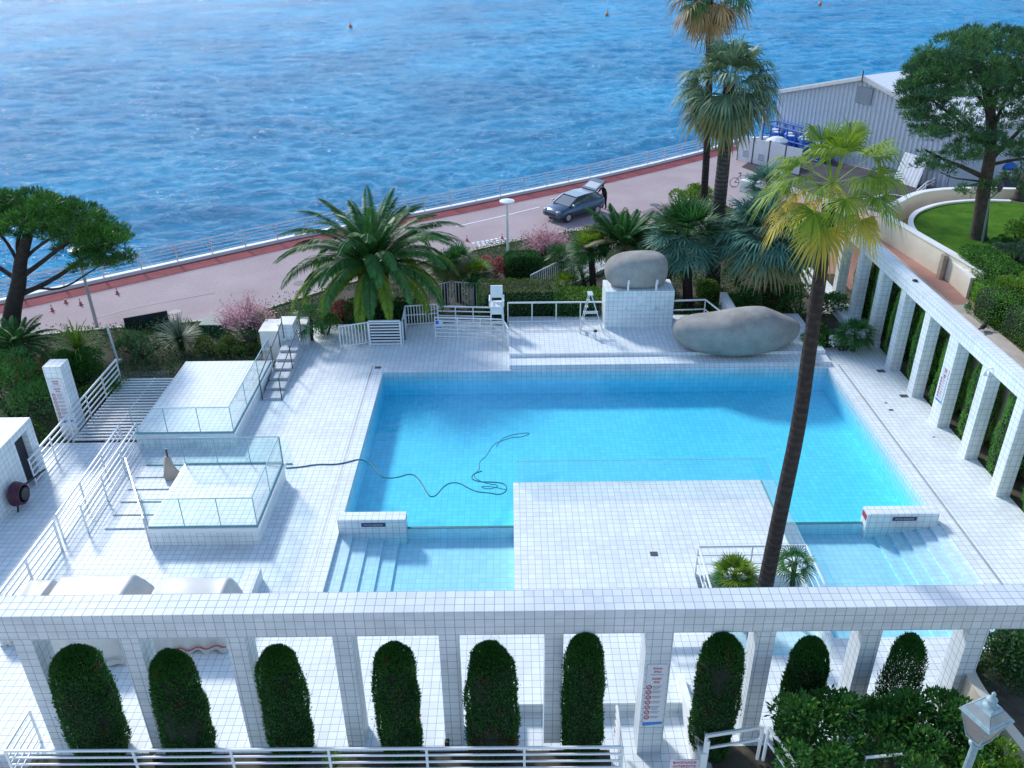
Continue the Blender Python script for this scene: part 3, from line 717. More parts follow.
# stairs beside the far plinth
st = thing('stairs', 'short white stairs climbing past the plinth to the square white posts', 'stairs', (-9.1, 30.5, 0))
for i in range(6):
    mb = MB(); mb.box(-9.5, -8.78, 28.4+i*.62, 32.4, i*.10+.002*i, (i+1)*.10); mb.build('tread', 'tile_grey', st)
def handrail(x, parent):
    mb = MB(); mb.tube([(x, 28.4, 0), (x, 28.4, .95), (x, 32.4, 1.45)], .022); mb.tube([(x, 30.4, .3), (x, 30.4, 1.34)], .022); mb.tube([(x, 32.4, .7), (x, 32.4, 1.75)], .022)
    return mb.build('handrail', 'darkgrey', parent)
handrail(-9.5, st); handrail(-8.76, st)
for (x0, x1, y0, y1, h, lab) in ((-10.5, -9.75, 32.4, 33.6, 1.05, 'broad blank white rendered block at the head of the stairs'), (-9.72, -9.12, 32.5, 33.3, 1.3, 'tallest square white post behind the stairs, tiled on its front'), (-9.08, -8.72, 33.2, 33.9, 1.0, 'narrow white post standing behind the tallest square post')):
    mb = MB(); mb.box(x0, x1, y0, y1, -.4, h-.05); mb.cur = 1; mb.box(x0-.03, x1+.03, y0-.03, y1+.03, h-.05, h)
    tag(mb.build('white_pier', ['tile' if h > 1.2 else 'white_wall', 'white_wall'], bevel=.01), lab, 'pier')

# building corner at the left edge
bl = thing('changing_block', 'white tiled building corner with a dark doorway beside the ramp', 'building', (-18.5, 20.5, 0))
mb = MB(); mb.box(-24, -15.6, 17, 22.75, -.3, 2.0); mb.box(-24, -15.85, 22.75, 23.5, -.3, 2.0); mb.box(-24, -15.6, 23.5, 23.9, -.3, 2.0); mb.build('wall', 'tile', bl)
mb = MB(); mb.box(-15.84, -15.8, 22.76, 23.49, 0, 1.75); mb.build('doorway_shade', 'dark', bl)  # near-black sheet that paints the darkness of the doorway
mb = MB(); mb.box(-15.85, -15.6, 22.75, 23.5, 1.75, 2.0); mb.build('lintel', 'tile', bl)
sg = thing('round_notice', 'red round notice stuck on the white tiled building', 'sign', (-15.6, 21.85, 1.2))
def disc(mb, c, n, r, th=.012):
    n = Vector(n); c = Vector(c); a = n.orthogonal().normalized(); b = n.cross(a); k = 20
    mb.tube([c, c+n*th], r, k)
for (y, z, m, nm, lab) in ((21.2, 1.22, 'red', 'round_notice', 'red round notice on the white tiled building by the hose reel'), (20.75, 1.05, 'bluepaint', 'oval_notice', 'dark blue oval notice on the white tiled building')):
    o = sg if m == 'red' else thing(nm, lab, 'sign', (-15.6, y, z))
    o.location = (-15.6, y, z); o['label'] = lab
    mb = MB(); disc(mb, (-15.6, y, z), (1, 0, 0), .24); mb.build('white_board', 'white', o)
    mb = MB(); disc(mb, (-15.587, y, z), (1, 0, 0), .17); mb.build('symbol', m, o)

# warehouse on the quay
A0 = Vector((22.5, 74.0, ZP)); DX = Vector((.4850, -.8745, 0)); DY = Vector((.8745, .4850, 0)); WW, WL = 16.9, 26.0; EZ, AZ = 3.2, 5.4
def wp(s, d, z): return A0 + DX*s + DY*d + Vector((0, 0, z-ZP))
wh = thing('warehouse', 'grey corrugated metal warehouse with a white pitched roof on the quay', 'warehouse', A0)
mb = MB(); n = 84
def gz(s): return EZ + (AZ-EZ)*(1-abs(s/WW*2-1))
for i in range(n):                      # corrugated gable: alternating proud and recessed ribs
    s0 = WW*i/n; s1 = WW*(i+1)/n; d0 = 0.0 if i % 2 else -.07; d1 = -.07 if i % 2 else 0.0
    mid = (s0*.3+s1*.7)
    mb.add([wp(s0, d0, ZP), wp(mid, d0, ZP), wp(mid, d0, gz(mid)), wp(s0, d0, gz(s0))], [(0, 1, 2, 3)])
    mb.add([wp(mid, d0, ZP), wp(s1, d1, ZP), wp(s1, d1, gz(s1)), wp(mid, d0, gz(mid))], [(0, 1, 2, 3)])
mb.add([wp(0, 0, ZP), wp(0, WL, ZP), wp(0, WL, EZ), wp(0, 0, EZ)], [(0, 1, 2, 3)]); mb.add([wp(WW, 0, ZP), wp(WW, WL, ZP), wp(WW, WL, EZ), wp(WW, 0, EZ)], [(3, 2, 1, 0)])
mb.add([wp(0, WL, ZP), wp(WW, WL, ZP), wp(WW, WL, EZ), wp(WW/2, WL, AZ), wp(0, WL, EZ)], [(0, 1, 2, 3, 4)])
MAT['cladding'] = plain('metal_cladding', (.50, .58, .67), .5, metal=.1, var=.05)
MAT['roofing'] = plain('white_roof', (.80, .82, .84), .5, var=.03)
mb.build('wall', 'cladding', wh)
mb = MB()
for (sa, za, sb, zb) in ((-.35, EZ-.05, WW/2, AZ+.05), (WW/2, AZ+.05, WW+.35, EZ-.05)):
    q = [wp(sa, -.35, za), wp(sb, -.35, zb), wp(sb, WL+.3, zb), wp(sa, WL+.3, za)]; q2 = [p + Vector((0, 0, .12)) for p in q]
    mb.add(q + q2, [(3,2,1,0),(4,5,6,7),(0,1,5,4),(1,2,6,5),(2,3,7,6),(3,0,4,7)])
mb.build('roof', 'roofing', wh)
mb = MB(); mb.bar(wp(-.3, -.42, EZ-.14), wp(WW/2, -.42, AZ-.04), .06, .22); mb.bar(wp(WW/2, -.42, AZ-.04), wp(WW+.3, -.42, EZ-.14), .06, .22); mb.build('roof_trim', 'cap', wh)
MAT['vent'] = plain('vent_panel', (.24, .29, .35), .5)
mb = MB(); q = [wp(8.0, -.11, 3.55), wp(9.35, -.11, 3.55), wp(9.35, -.11, 4.75), wp(8.0, -.11, 4.75)]; q2 = [p - DY*.06 for p in q]; mb.add(q+q2, [(0,1,2,3),(7,6,5,4),(4,5,1,0),(5,6,2,1),(6,7,3,2),(7,4,0,3)]); mb.build('vent', 'vent', wh)
mb = MB(); mb.tube([wp(WW/2, -.45, AZ-.3), wp(WW/2, -.45, AZ+.55)], .05); mb.build('lightning_rod', 'darkgrey', wh)
# ================================================================== VEGETATION
def fan_leaves(n, lp, lb, e_hi=82, e_lo=-55, segs=18, droop=.35, spread=105, seed=0, wseg=.075):
    """fan-palm leaves round the origin: list of (vertices, faces, age 0 young .. 1 old)"""
    g = random.Random(seed); out = []
    for i in range(n):
        age = (i+.5)/n; az = i*2.39996 + g.uniform(-.25, .25); el = R(e_hi + (e_lo-e_hi)*age**.85 + g.uniform(-7, 7))
        L = lp*g.uniform(.8, 1.15)*(.82+.22*min(age*2, 1)); B = lb*g.uniform(.85, 1.12)*(.9+.1*min(age*2.2, 1))
        h = Vector((math.cos(az), math.sin(az), 0)); d = h*math.cos(el) + Vector((0, 0, 1))*math.sin(el)
        d2 = (d + Vector((0, 0, -1))*.18*math.cos(el)).normalized()
        p0 = h*.06; p1 = p0 + d*L*.6; p2 = p1 + d2*L*.4
        s = d.cross(Vector((0, 0, 1))); s = s.normalized() if s.length > .05 else Vector((-h.y, h.x, 0)); s = (s + Vector((0,0,1))*g.uniform(-.35,.35)).normalized()
        vs = []; fs = []
        w_ = .018*max(1, lb)
        vs += [p0-s*w_, p0+s*w_, p1+s*w_*.7, p1-s*w_*.7, p2+s*w_*.6, p2-s*w_*.6]; fs += [(0, 1, 2, 3), (3, 2, 4, 5)]
        up = s.cross(d2); f_ = (d2 + Vector((0, 0, -1))*.25*(0.4+age)).normalized()
        for k in range(segs):
            ph = R(-spread + 2*spread*(k+.5)/segs) + g.uniform(-.03, .03)
            dr = (f_*math.cos(ph) + s*math.sin(ph) + up*(.22*abs(math.sin(ph)) + g.uniform(-.05, .05))).normalized()
            l = B*(.62+.38*math.cos(ph*.75))*g.uniform(.9, 1.08)
            sd = dr.cross(up).normalized(); m = p2 + dr*l*.55 + Vector((0, 0, -1))*l*.05
            tip = p2 + dr*l*(.96-.12*droop) + Vector((0, 0, -1))*l*droop*g.uniform(.5, 1.25)*(.45+.55*math.cos(el))
            ws = B*wseg; b = p2 + dr*.02*B; o = len(vs)
            vs += [b-sd*ws*.25, b+sd*ws*.25, m+sd*ws*.5+up*ws*.15, m-sd*ws*.5+up*ws*.15, tip]
            fs += [(o, o+1, o+2, o+3), (o+3, o+2, o+4)]
        out.append((vs, fs, age))
    return out
def fan_palm(label, base, crown, r0, r1, lp, lb, n=34, mats=('palm',), ages=(), trunk='palm_trunk', trunk_pts=None, cat='palm', name='fan_palm', group=None, skirt=0, boots=0, **kw):
    base = Vector(base); crown = Vector(crown)
    t_ = thing(name, label, cat, base, group)
    pts = trunk_pts or [base.lerp(crown, k/5) + Vector((math.sin(k*1.1+base.x)*.02*(crown.z-base.z)*.3, 0, 0)) for k in range(6)]
    m = len(pts); rs = [(r0*1.18 if i == 0 else r0 + (r1-r0)*min(1, i/(m-1)*1.15)) for i in range(m)]
    mb = MB(); P2 = smooth(pts, 2); idx = [k*(m-1)/(len(P2)-1) for k in range(len(P2))]
    mb.tube(P2, [rs[int(i)] + (rs[min(int(i)+1, m-1)]-rs[int(i)])*(i-int(i)) for i in idx], 12)
    mb.build('trunk', trunk, t_, smooth=True)
    if boots:
        g = random.Random(int(base.x*100)); mb = MB(); H_ = crown.z-base.z
        for i in range(int(H_*40)):
            zz = g.uniform(.02, 1); az = g.uniform(0, 6.28); rr = r0*1.0 + (r1-r0)*zz; c_ = base.lerp(crown, zz)
            h = Vector((math.cos(az), math.sin(az), 0)); a = c_+h*rr*.9; b = c_+h*(rr+.09*boots)+Vector((0, 0, .16*boots)); sd = Vector((-h.y, h.x, 0))*.07*boots
            mb.add([a-sd, a+sd, b+sd*.5, b-sd*.5, b-h*.06*boots], [(0, 1, 2, 3), (3, 2, 4)])
        mb.build('leaf_bases', 'palm_boots', t_)
    lv = fan_leaves(n, lp, lb, seed=int(abs(base.x*31+base.y*17)), **kw)
    names = ['crown', 'old_fronds', 'dead_fronds']
    cuts = list(ages) + [1.01]; lo = 0
    for mname, hi, nm in zip(mats, cuts, names):
        mb = MB()
        for vs, fs, age in lv:
            if lo <= age < hi: mb.add([v+crown for v in vs], fs)
        if mb.v: mb.build(nm, mname, t_)
        lo = hi
    if skirt:
        g = random.Random(5); mb = MB()
        for vs, fs, age in fan_leaves(int(skirt), lp*.7, lb*.9, e_hi=-35, e_lo=-82, seed=9, droop=.5): mb.add([v+crown-Vector((0, 0, .15)) for v in vs], fs)
        mb.build('dead_skirt', 'palm_dead', t_)
    return t_
def feather_fronds(n, length, e_hi=80, e_lo=-30, curve=1.5, nl=34, ll=.5, seed=0, width=.035):
    g = random.Random(seed); out = []
    for i in range(n):
        age = (i+.5)/n; az = i*2.39996+g.uniform(-.2, .2); e = R(e_hi+(e_lo-e_hi)*age**.9+g.uniform(-6, 6)); L = length*g.uniform(.82, 1.08)*(.72+.28*min(1, age*3))
        h = Vector((math.cos(az), math.sin(az), 0)); s = Vector((-h.y, h.x, 0)); tw = g.uniform(-.3, .3)
        p = h*.1; pts = [p]; dirs = []; K = 12
        for k in range(K):
            d = h*math.cos(e)+Vector((0, 0, math.sin(e))); dirs.append(d); p = p+d*L/K; pts.append(p); e -= curve*(.35+1.3*k/K)/K*(.55+.6*math.cos(R(e_hi+(e_lo-e_hi)*age)))
        vs = []; fs = []
        for k in range(K):
            a, b = pts[k], pts[k+1]; w0 = .03*(1-k/K)+.008; w1 = .03*(1-(k+1)/K)+.008; o = len(vs)
            vs += [a-s*w0, a+s*w0, b+s*w1, b-s*w1]; fs.append((o, o+1, o+2, o+3))
        for k in range(nl):
            t_ = .12+.88*(k+.5)/nl; x = t_*K; i0 = min(int(x), K-1); q = pts[i0].lerp(pts[i0+1], x-i0); d = dirs[i0]; nn = s.cross(d)
            l = ll*(math.sin(math.pi*min(.97, t_*.86+.12))**.6)*g.uniform(.88, 1.1)
            for sg in (-1, 1):
                dd = (d*.75+s*sg*.75+nn*(.32+tw*sg)).normalized(); tip = q+dd*l+Vector((0, 0, -l*.18)); sd = dd.cross(nn).normalized()*width
                m = q+dd*l*.45; o = len(vs); vs += [q, m+sd, tip, m-sd]; fs.append((o, o+1, o+2, o+3))
        out.append((vs, fs, age))
    return out
def feather_palm(name, label, base, crown, r0, length, n, mats, ages=(), trunk='palm_boots', group=None, cat='palm', **kw):
    base = Vector(base); crown = Vector(crown); t_ = thing(name, label, cat, base, group)
    mb = MB(); H_ = crown.z-base.z
    mb.tube([base+(crown-base)*k/6 for k in range(7)], [r0*1.1, r0, r0*.98, r0, r0*1.08, r0*1.1, r0*.7], 14); mb.build('trunk', trunk, t_, smooth=True)
    if H_ > .6:
        g = random.Random(3); mb = MB()
        for i in range(int(H_*120)):
            zz = g.uniform(0, 1); az = g.uniform(0, 6.28); c_ = base.lerp(crown, zz); h = Vector((math.cos(az), math.sin(az), 0)); a = c_+h*r0*.92; b = c_+h*(r0+.1)+Vector((0, 0, .12)); sd = Vector((-h.y, h.x, 0))*.07
            mb.add([a-sd, a+sd, b+sd*.6, b-sd*.6], [(0, 1, 2, 3)])
        mb.build('leaf_bases', 'palm_boots', t_)
    lv = feather_fronds(n, length, seed=int(abs(base.x*13)), **kw); cuts = list(ages)+[1.01]; lo = 0
    for mname, hi, nm in zip(mats, cuts, ['crown', 'old_fronds', 'dead_fronds']):
        mb = MB()
        for vs, fs, age in lv:
            if lo <= age < hi: mb.add([v+crown for v in vs], fs)
        if mb.v: mb.build(nm, mname, t_)
        lo = hi
    return t_

def spiky(label, base, h, L, n, mats, ages=(), width=.035, e_lo=-10, curve=1.2, name='spiky_plant'):
    base = Vector(base); t_ = thing(name, label, 'plant', base); c = base+Vector((0, 0, h)); g = random.Random(int(abs(base.x*19)))
    mb = MB(); mb.tube([base, c], [.14, .1], 8); mb.build('stem', 'barkdark', t_)
    parts = [MB() for _ in mats]; cuts = list(ages)+[1.01]
    for i in range(n):
        age = (i+.5)/n; az = i*2.39996+g.uniform(-.2, .2); e = R(86+(e_lo-86)*age**.85+g.uniform(-8, 8)); l = L*g.uniform(.8, 1.1); h_ = Vector((math.cos(az), math.sin(az), 0)); s_ = Vector((-h_.y, h_.x, 0)); p = c.copy(); vs = []; K = 6
        for k in range(K+1):
            wd = width*(1.0-(k/K)**2)+.004; vs += [p-s_*wd, p+s_*wd]; p = p+(h_*math.cos(e)+Vector((0, 0, math.sin(e))))*l/K; e -= curve*(.3+1.2*k/K)/K
        j = next(q for q, cc in enumerate(cuts) if age < cc); parts[j].add(vs, [(2*k, 2*k+1, 2*k+3, 2*k+2) for k in range(K)])
    for mb, m, nm in zip(parts, mats, ('leaves', 'lower_leaves')): mb.build(nm, m, t_)
    return t_
def blob_points(blobs, n):
    """points near the surfaces of several ellipsoids, with outward directions"""
    vol = np.array([b[1][0]*b[1][1]+b[1][1]*b[1][2]+b[1][0]*b[1][2] for b in blobs]); cnt = rng.multinomial(n, vol/vol.sum()); P = []; N = []
    for (c, r), k in zip(blobs, cnt):
        d = rand_dirs(k); d[:, 2] = np.where(d[:, 2] < -.5, -d[:, 2], d[:, 2]); rad = rng.uniform(.55, 1.06, (k, 1))**.6
        P.append(np.array(c)+d*rad*np.array(r)); N.append(unit(d/np.array(r)))
    return np.concatenate(P), np.concatenate(N)
def shrub(name, label, base, blobs, n, size, mats=('shrub',), probs=None, cat='shrub', group=None, up=.5, stems=True, aspect=.5):
    base = Vector(base); t_ = thing(name, label, cat, base, group)
    B = [((base.x+c[0], base.y+c[1], base.z+c[2]), (r if isinstance(r, tuple) else (r, r, r))) for c, r in blobs]
    P, N = blob_points(B, n); D = unit(N*.8+rand_dirs(len(P))*.7+np.array([0, 0, up])); mi = rng.choice(len(mats), len(P), p=probs) if len(mats) > 1 else None
    leaf_obj('foliage', P, D, side_of(D), size*rng.uniform(.7, 1.3, len(P)), size*aspect*rng.uniform(.7, 1.2, len(P)), list(mats), t_, mi)
    if stems:
        mb = MB()
        for c, r in B[:10]: mb.tube([(base.x, base.y, base.z-.05), (base.x*.4+c[0]*.6, base.y*.4+c[1]*.6, base.z*.5+c[2]*.5), c], [.05, .035, .015], 5)
        mb.build('stems', 'barkdark', t_)
    return t_
def rblobs(n, R_, h, r, seed, flat=1.0):
    g = random.Random(seed); return [((g.uniform(-R_, R_), g.uniform(-R_, R_)*.8, h*g.uniform(.35, .95)), (r*g.uniform(.7, 1.2), r*g.uniform(.7, 1.2), r*g.uniform(.6, 1)*flat)) for _ in range(n)]

def hedge(name, label, segs, n, size, mats=('hedge',), probs=None, cat='hedge', group=None, top_mat=None):
    """clipped hedge from oriented boxes: segs = list of (centre x, y, z0, length, width, height, angle, rounding)"""
    core = MB(); PP = []; NN = []; area = [s[3]*s[5]*2+s[4]*s[5]*2+s[3]*s[4] for s in segs]; cnt = [int(n*a/sum(area)) for a in area]
    for (cx, cy, z0, L, W, H_, an, rd), k in zip(segs, cnt):
        ca, sa = math.cos(an), math.sin(an); q = rng.uniform(-1, 1, (k, 3)); f = rng.random(k); a = [L*H_*2, W*H_*2, L*W]; tot = sum(a)
        ax = np.where(f < a[0]/tot, 1, np.where(f < (a[0]+a[1])/tot, 0, 2)); nn = np.zeros((k, 3))
        for j in range(k):
            s_ = 1 if (ax[j] == 2 or q[j, ax[j]] > 0) else -1; q[j, ax[j]] = s_; nn[j, ax[j]] = s_
        q2 = q.copy(); 
        if rd:                                     # round the plan corners and top edges
            ln = (np.abs(q)**(2/rd*2)).sum(1)**(rd/4); q2 = q/np.maximum(ln[:, None], 1); nn = unit(q2*np.abs(q2)**2+nn*.3)
        p = q2*np.array([L/2, W/2, H_/2]) + rng.normal(size=(k, 3))*.018*(1+size*6) + .05*np.sin(q2*np.array([L*2.1, W*2.3, H_*2.7])+cx)
        PP.append(np.stack([cx+p[:, 0]*ca-p[:, 1]*sa, cy+p[:, 0]*sa+p[:, 1]*ca, z0+H_/2+p[:, 2]], 1)); NN.append(np.stack([nn[:, 0]*ca-nn[:, 1]*sa, nn[:, 0]*sa+nn[:, 1]*ca, nn[:, 2]], 1))
        def fn(d, p_, L=L, W=W, H_=H_, ca=ca, sa=sa):
            e = 2/(rd*2+3) if rd else .12
            x, y, z = [math.copysign(abs(c)**(.35 if not rd else .55), c)*.5 for c in d]; x *= L*.9; y *= W*.86; z *= H_*.92
            return Vector((x*ca-y*sa, x*sa+y*ca, z))
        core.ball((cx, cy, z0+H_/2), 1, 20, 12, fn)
    P = np.concatenate(PP); N = np.concatenate(NN); D = unit(N*.6+rand_dirs(len(P))*.8+np.array([0, 0, .3]))
    if top_mat is not None: mi = np.where(N[:, 2] > .7, np.where(rng.random(len(P)) < .75, 1, 0), 0)  # upward-facing leaves take the second colour, painting a lit top
    else: mi = rng.choice(len(mats), len(P), p=probs) if len(mats) > 1 else np.zeros(len(P), int)
    s0 = segs[0]; t_ = thing(name, label, cat, (s0[0], s0[1], s0[2]), group)
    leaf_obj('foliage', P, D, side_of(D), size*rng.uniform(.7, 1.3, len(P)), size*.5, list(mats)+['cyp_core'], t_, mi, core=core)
    return t_

# ---- clipped column cypresses
CYP_G = 'clipped cypress columns along the near colonnade'; CYP_G2 = 'clipped cypress columns below the garden terrace'
def cypress(name, label, loc, r, h, mats, group, seed, brown=0, n=19000, gap=0):
    g = np.random.default_rng(seed); t_ = thing(name, label, 'cypress', loc, group)
    ph = g.uniform(0, 6.28, 4)
    def prof(t, a):                       # t 0..1 up the column
        base = np.where(t < .12, .80+.20*(t/.12), np.where(t < .5, 1.0, 1.0-.22*(np.clip(t-.5, 0, 1)/.5)**1.4)); top = np.sqrt(np.clip(1-np.clip((t-.80)/.20, 0, 1)**2.3, 0, 1))
        return r*base*top*(1+.055*np.sin(2*a+ph[0]+t*3)+.04*np.sin(5*a+ph[1]-t*7)+.04*np.sin(t*15+ph[2]+a)+.03*np.sin(9*a+t*23))
    t = np.concatenate([g.random(int(n*.86)), 1-.14*g.random(n-int(n*.86))**2]); a = g.uniform(0, 6.28, n); rr = prof(t, a)*g.normal(1, .035, n)
    hump = g.random(n)
    P = np.stack([np.cos(a)*rr, np.sin(a)*rr, t*h+.02], 1)+np.array(loc); N = np.stack([np.cos(a), np.sin(a), np.clip((t-.86)*7, 0, 1.5)], 1)
    if gap:
        P[:, :2] = np.array(loc)[:2] + (P[:, :2]-np.array(loc)[:2])*(g.random((n, 1))**.35)
        keep = ~((np.abs(((a-4.5+np.pi) % 6.28)-np.pi) < .30) & (t > .45) & (t < .75) & (np.sin(t*40) > -.3)); P, N, t, a = P[keep], N[keep], t[keep], a[keep]
    D = unit(N*.45+rand_dirs(len(P))*.45+np.array([0, 0, 1.0])); mi = np.zeros(len(P), int)
    tuft = g.random(len(P)) < .04; P[tuft, :2] = np.array(loc)[:2]+(P[tuft, :2]-np.array(loc)[:2])*g.uniform(1.0, 1.14, (int(tuft.sum()), 1))
    bp_ = (np.sin(3*a+t*9+ph[3])+np.sin(t*17-2*a+ph[2]) > 1.55) & (g.random(len(P)) < .35); mi[bp_] = 1
    if brown:
        m = (t < .34+.1*np.sin(a*3)) & (np.cos(a-4.9) > .25) & (g.random(len(P)) < .75); mi[m] = 1
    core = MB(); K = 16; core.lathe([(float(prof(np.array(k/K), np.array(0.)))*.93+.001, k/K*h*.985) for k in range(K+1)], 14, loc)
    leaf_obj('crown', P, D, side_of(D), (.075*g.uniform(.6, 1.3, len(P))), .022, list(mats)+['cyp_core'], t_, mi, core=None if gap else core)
    mb = MB(); mb.tube([(loc[0], loc[1], loc[2]-.3), (loc[0], loc[1], loc[2]+h*.5)], [.07, .03], 6)
    if gap:
        for k in range(9): mb.tube([(loc[0], loc[1], loc[2]+.3+k*.3), (loc[0]+.35*math.cos(k*2.4), loc[1]+.35*math.sin(k*2.4), loc[2]+.7+k*.3)], [.025, .01], 5)
    mb.build('trunk', 'barkdark', t_)
    return t_
NEAR_CYP = [(-8.98, .60, 3.15, 'bulky clipped cypress at the stair end, first from the left in the near row'), (-7.06, .53, 3.02, 'shorter clipped cypress in front of the orange-trimmed covers, second in the near row'),
            (-4.86, .50, 3.12, 'slim clipped cypress third from the left in the near row'), (-2.49, .51, 3.16, 'straight clipped cypress fourth from the left in the near row'),
            (-.50, .58, 3.12, 'clipped cypress with a browned patch at its foot in the near row'), (1.42, .49, 3.36, 'flat-topped cypress touching the beam left of the rules sign'),
            (4.22, .50, 3.34, 'tall ragged-footed cypress between the rules sign and the handrail'), (6.02, .46, 3.20, 'clipped cypress rising behind the left part of the leafy bush'), (8.02, .46, 3.26, 'cypress with a see-through gap in its crown above the leafy bush')]
for i, (x, r, h, lab) in enumerate(NEAR_CYP):
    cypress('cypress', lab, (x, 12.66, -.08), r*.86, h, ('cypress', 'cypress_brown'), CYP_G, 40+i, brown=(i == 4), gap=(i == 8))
ORD = ['first', 'second', 'third', 'fourth', 'fifth', 'sixth', 'seventh', 'eighth']
for i in range(8):
    y = 20.85 + 2.15*i
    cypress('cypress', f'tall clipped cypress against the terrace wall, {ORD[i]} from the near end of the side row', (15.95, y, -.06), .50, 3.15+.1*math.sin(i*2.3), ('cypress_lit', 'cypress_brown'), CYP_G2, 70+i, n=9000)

# ---- palms
yb = 16.3
tp = [Vector((6.24, yb, -.55))] + [Yp(x, y, yb) for x, y in ((765, 586), (783, 500), (800, 420), (812, 330), (822, 262), (829, 205))]
fan_palm('tall slender palm in the pool platform with yellowing lower fronds', tp[0], tp[-1]+Vector((0, 0, .45)), .21, .13, .86, .80, n=30, mats=('palm_fresh', 'palm_yellow'), ages=(.74,), trunk_pts=tp, segs=34, wseg=.05, droop=.5, e_hi=89, e_lo=-56, boots=0)
b = G(712, 290, -.42); fan_palm('tallest stout fan palm behind the boulders with drooping brown-tipped fronds', b, Yp(729, 84, b.y), .40, .27, 1.35, 1.5, n=62, mats=('palm_tall', 'palm_olive'), ages=(.6,), trunk='palm_trunk_grey', segs=22, droop=.5, e_lo=-72, skirt=7)
b = G(703, 238, -.42); fan_palm('very tall thin palm whose brown skirt hangs at the top of the view', b, Yp(711, -8, b.y), .22, .17, 1.3, 1.3, n=40, mats=('palm', 'palm_dead'), ages=(.55,), segs=20, droop=.5, e_lo=-70, skirt=14)
b = G(774, 312, -.42); fan_palm('squat blue-green fan palm behind the long boulder', b, Yp(766, 238, b.y), .52, .42, 1.2, 1.6, n=80, mats=('palm_blue', 'palm_olive'), ages=(.88,), segs=24, droop=.30, e_lo=-22, trunk='palm_boots', boots=1.3)
b = G(688, 308, -.42); fan_palm('dark bushy fan palm between the two boulders', b, Yp(687, 236, b.y), .25, .2, 1.1, 1.15, n=100, mats=('palm', 'palm_blue'), ages=(.45,), segs=16, droop=.12, e_lo=-32)
b = G(668, 300, -.42); fan_palm('lower dark fan palm close behind the round boulder', b, Yp(668, 252, b.y), .2, .16, .85, .95, n=70, mats=('palm',), segs=16, droop=.12, e_lo=-25)
b = G(623, 288, -.42); feather_palm('feather_palm', 'olive cycad-like palm with stiff arching fronds above the round boulder', b, Yp(623, 243, b.y), .3, 2.5, 32, ('palm', 'palm_olive'), (.5,), e_hi=82, e_lo=5, curve=.9, nl=30, ll=.55, width=.05)
b = G(594, 292, -.42); fan_palm('bright fan palm on a dark trunk left of the round boulder', b, Yp(590, 248, b.y), .17, .15, .55, .75, n=56, mats=('palm_fresh', 'palm'), ages=(.35,), trunk='barkdark', segs=16, droop=.08, e_lo=-22)
b = G(641, 286, -.42); fan_palm('green fan palm tucked behind the round boulder top', b, Yp(633, 252, b.y), .15, .13, .5, .7, n=48, mats=('palm_fresh', 'palm'), ages=(.4,), segs=16, droop=.08, e_lo=-22)
SMALL_G = 'small fan palms by the white ramp'
b = G(564, 279, -.42); fan_palm('small fan palm with a leaning trunk at the top of the white ramp', b, Yp(560, 256, b.y), .13, .11, .4, .55, n=24, mats=('palm',), trunk='barkdark', segs=14, droop=.08, e_lo=-12, group=SMALL_G)
b = G(586, 289, -.42); fan_palm('small fan palm with a thin trunk beside the ramp fence', b, Yp(580, 268, b.y), .1, .08, .4, .55, n=24, mats=('palm',), trunk='barkdark', segs=14, droop=.08, e_lo=-12, group=SMALL_G)
b = G(567, 291, -.42); fan_palm('stemless fan palm clump at the foot of the white ramp', b, b+Vector((0, 0, .35)), .1, .08, .4, .6, n=26, mats=('palm_fresh',), trunk='barkdark', segs=14, droop=.2, e_lo=0, group=SMALL_G)
TRIO = 'three fan palms behind the white fence'
b = G(445, 303, -.42); fan_palm('dusty fan palm in the fence trio, nearest the date palm', b, Yp(446, 268, b.y), .17, .14, .45, .65, n=40, mats=('palm', 'palm_olive'), ages=(.5,), trunk='barkdark', segs=16, droop=.1, e_lo=-25, group=TRIO)
b = G(459, 301, -.42); fan_palm('middle fan palm of the fence trio, tallest of them', b, Yp(458, 260, b.y), .16, .13, .45, .65, n=38, mats=('palm', 'palm_olive'), ages=(.6,), trunk='barkdark', segs=16, droop=.1, e_lo=-25, group=TRIO)
b = G(476, 304, -.42); fan_palm('bright green fan palm of the fence trio beside the lifeguard chair', b, Yp(475, 274, b.y), .22, .19, .4, .65, n=46, mats=('palm_fresh', 'palm'), ages=(.45,), trunk='barkdark', segs=16, droop=.2, e_lo=-18, group=TRIO, boots=.8)
b = G(374, 322, -.42); feather_palm('date_palm', 'big date palm with arching feathery fronds behind the white gates', b, Yp(373, 264, b.y), .62, 4.6, 78, ('palm', 'palm_fresh'), (.80,), e_hi=86, e_lo=-2, curve=1.75, nl=60, ll=.55, width=.035)
b = G(255, 345, -.42); fan_palm('small fan palm between the pink shrub and the white block', b, Yp(255, 325, b.y), .1, .08, .4, .55, n=26, mats=('palm_fresh', 'palm'), ages=(.5,), segs=14, droop=.2, e_lo=-20)
b = G(312, 340, 0); fan_palm('young palm hanging over the white posts by the stairs', b, Yp(311, 318, b.y), .08, .07, .5, .6, n=22, mats=('palm',), segs=12, droop=.4, e_lo=-40)
b = G(22, 362, -.42); feather_palm('feather_palm', 'dark feathery palm at the foot of the stone pine', b, b+Vector((0, 0, .9)), .25, 1.7, 34, ('palm',), e_hi=82, e_lo=-15, curve=1.0, nl=26, ll=.32)
b = G(86, 374, -.42); spiky('pale spiky grassy plant in front of the stone pine', b, 1.1, 1.35, 150, ('palm_fresh', 'palm'), (.75,), .035, -30, 1.3)
b = G(182, 350, -.42); spiky('grey-green spiky rosette plant in front of the dark panel', b, .55, 1.15, 140, ('shrub_grey', 'palm'), (.7,), .03, 0, .5)
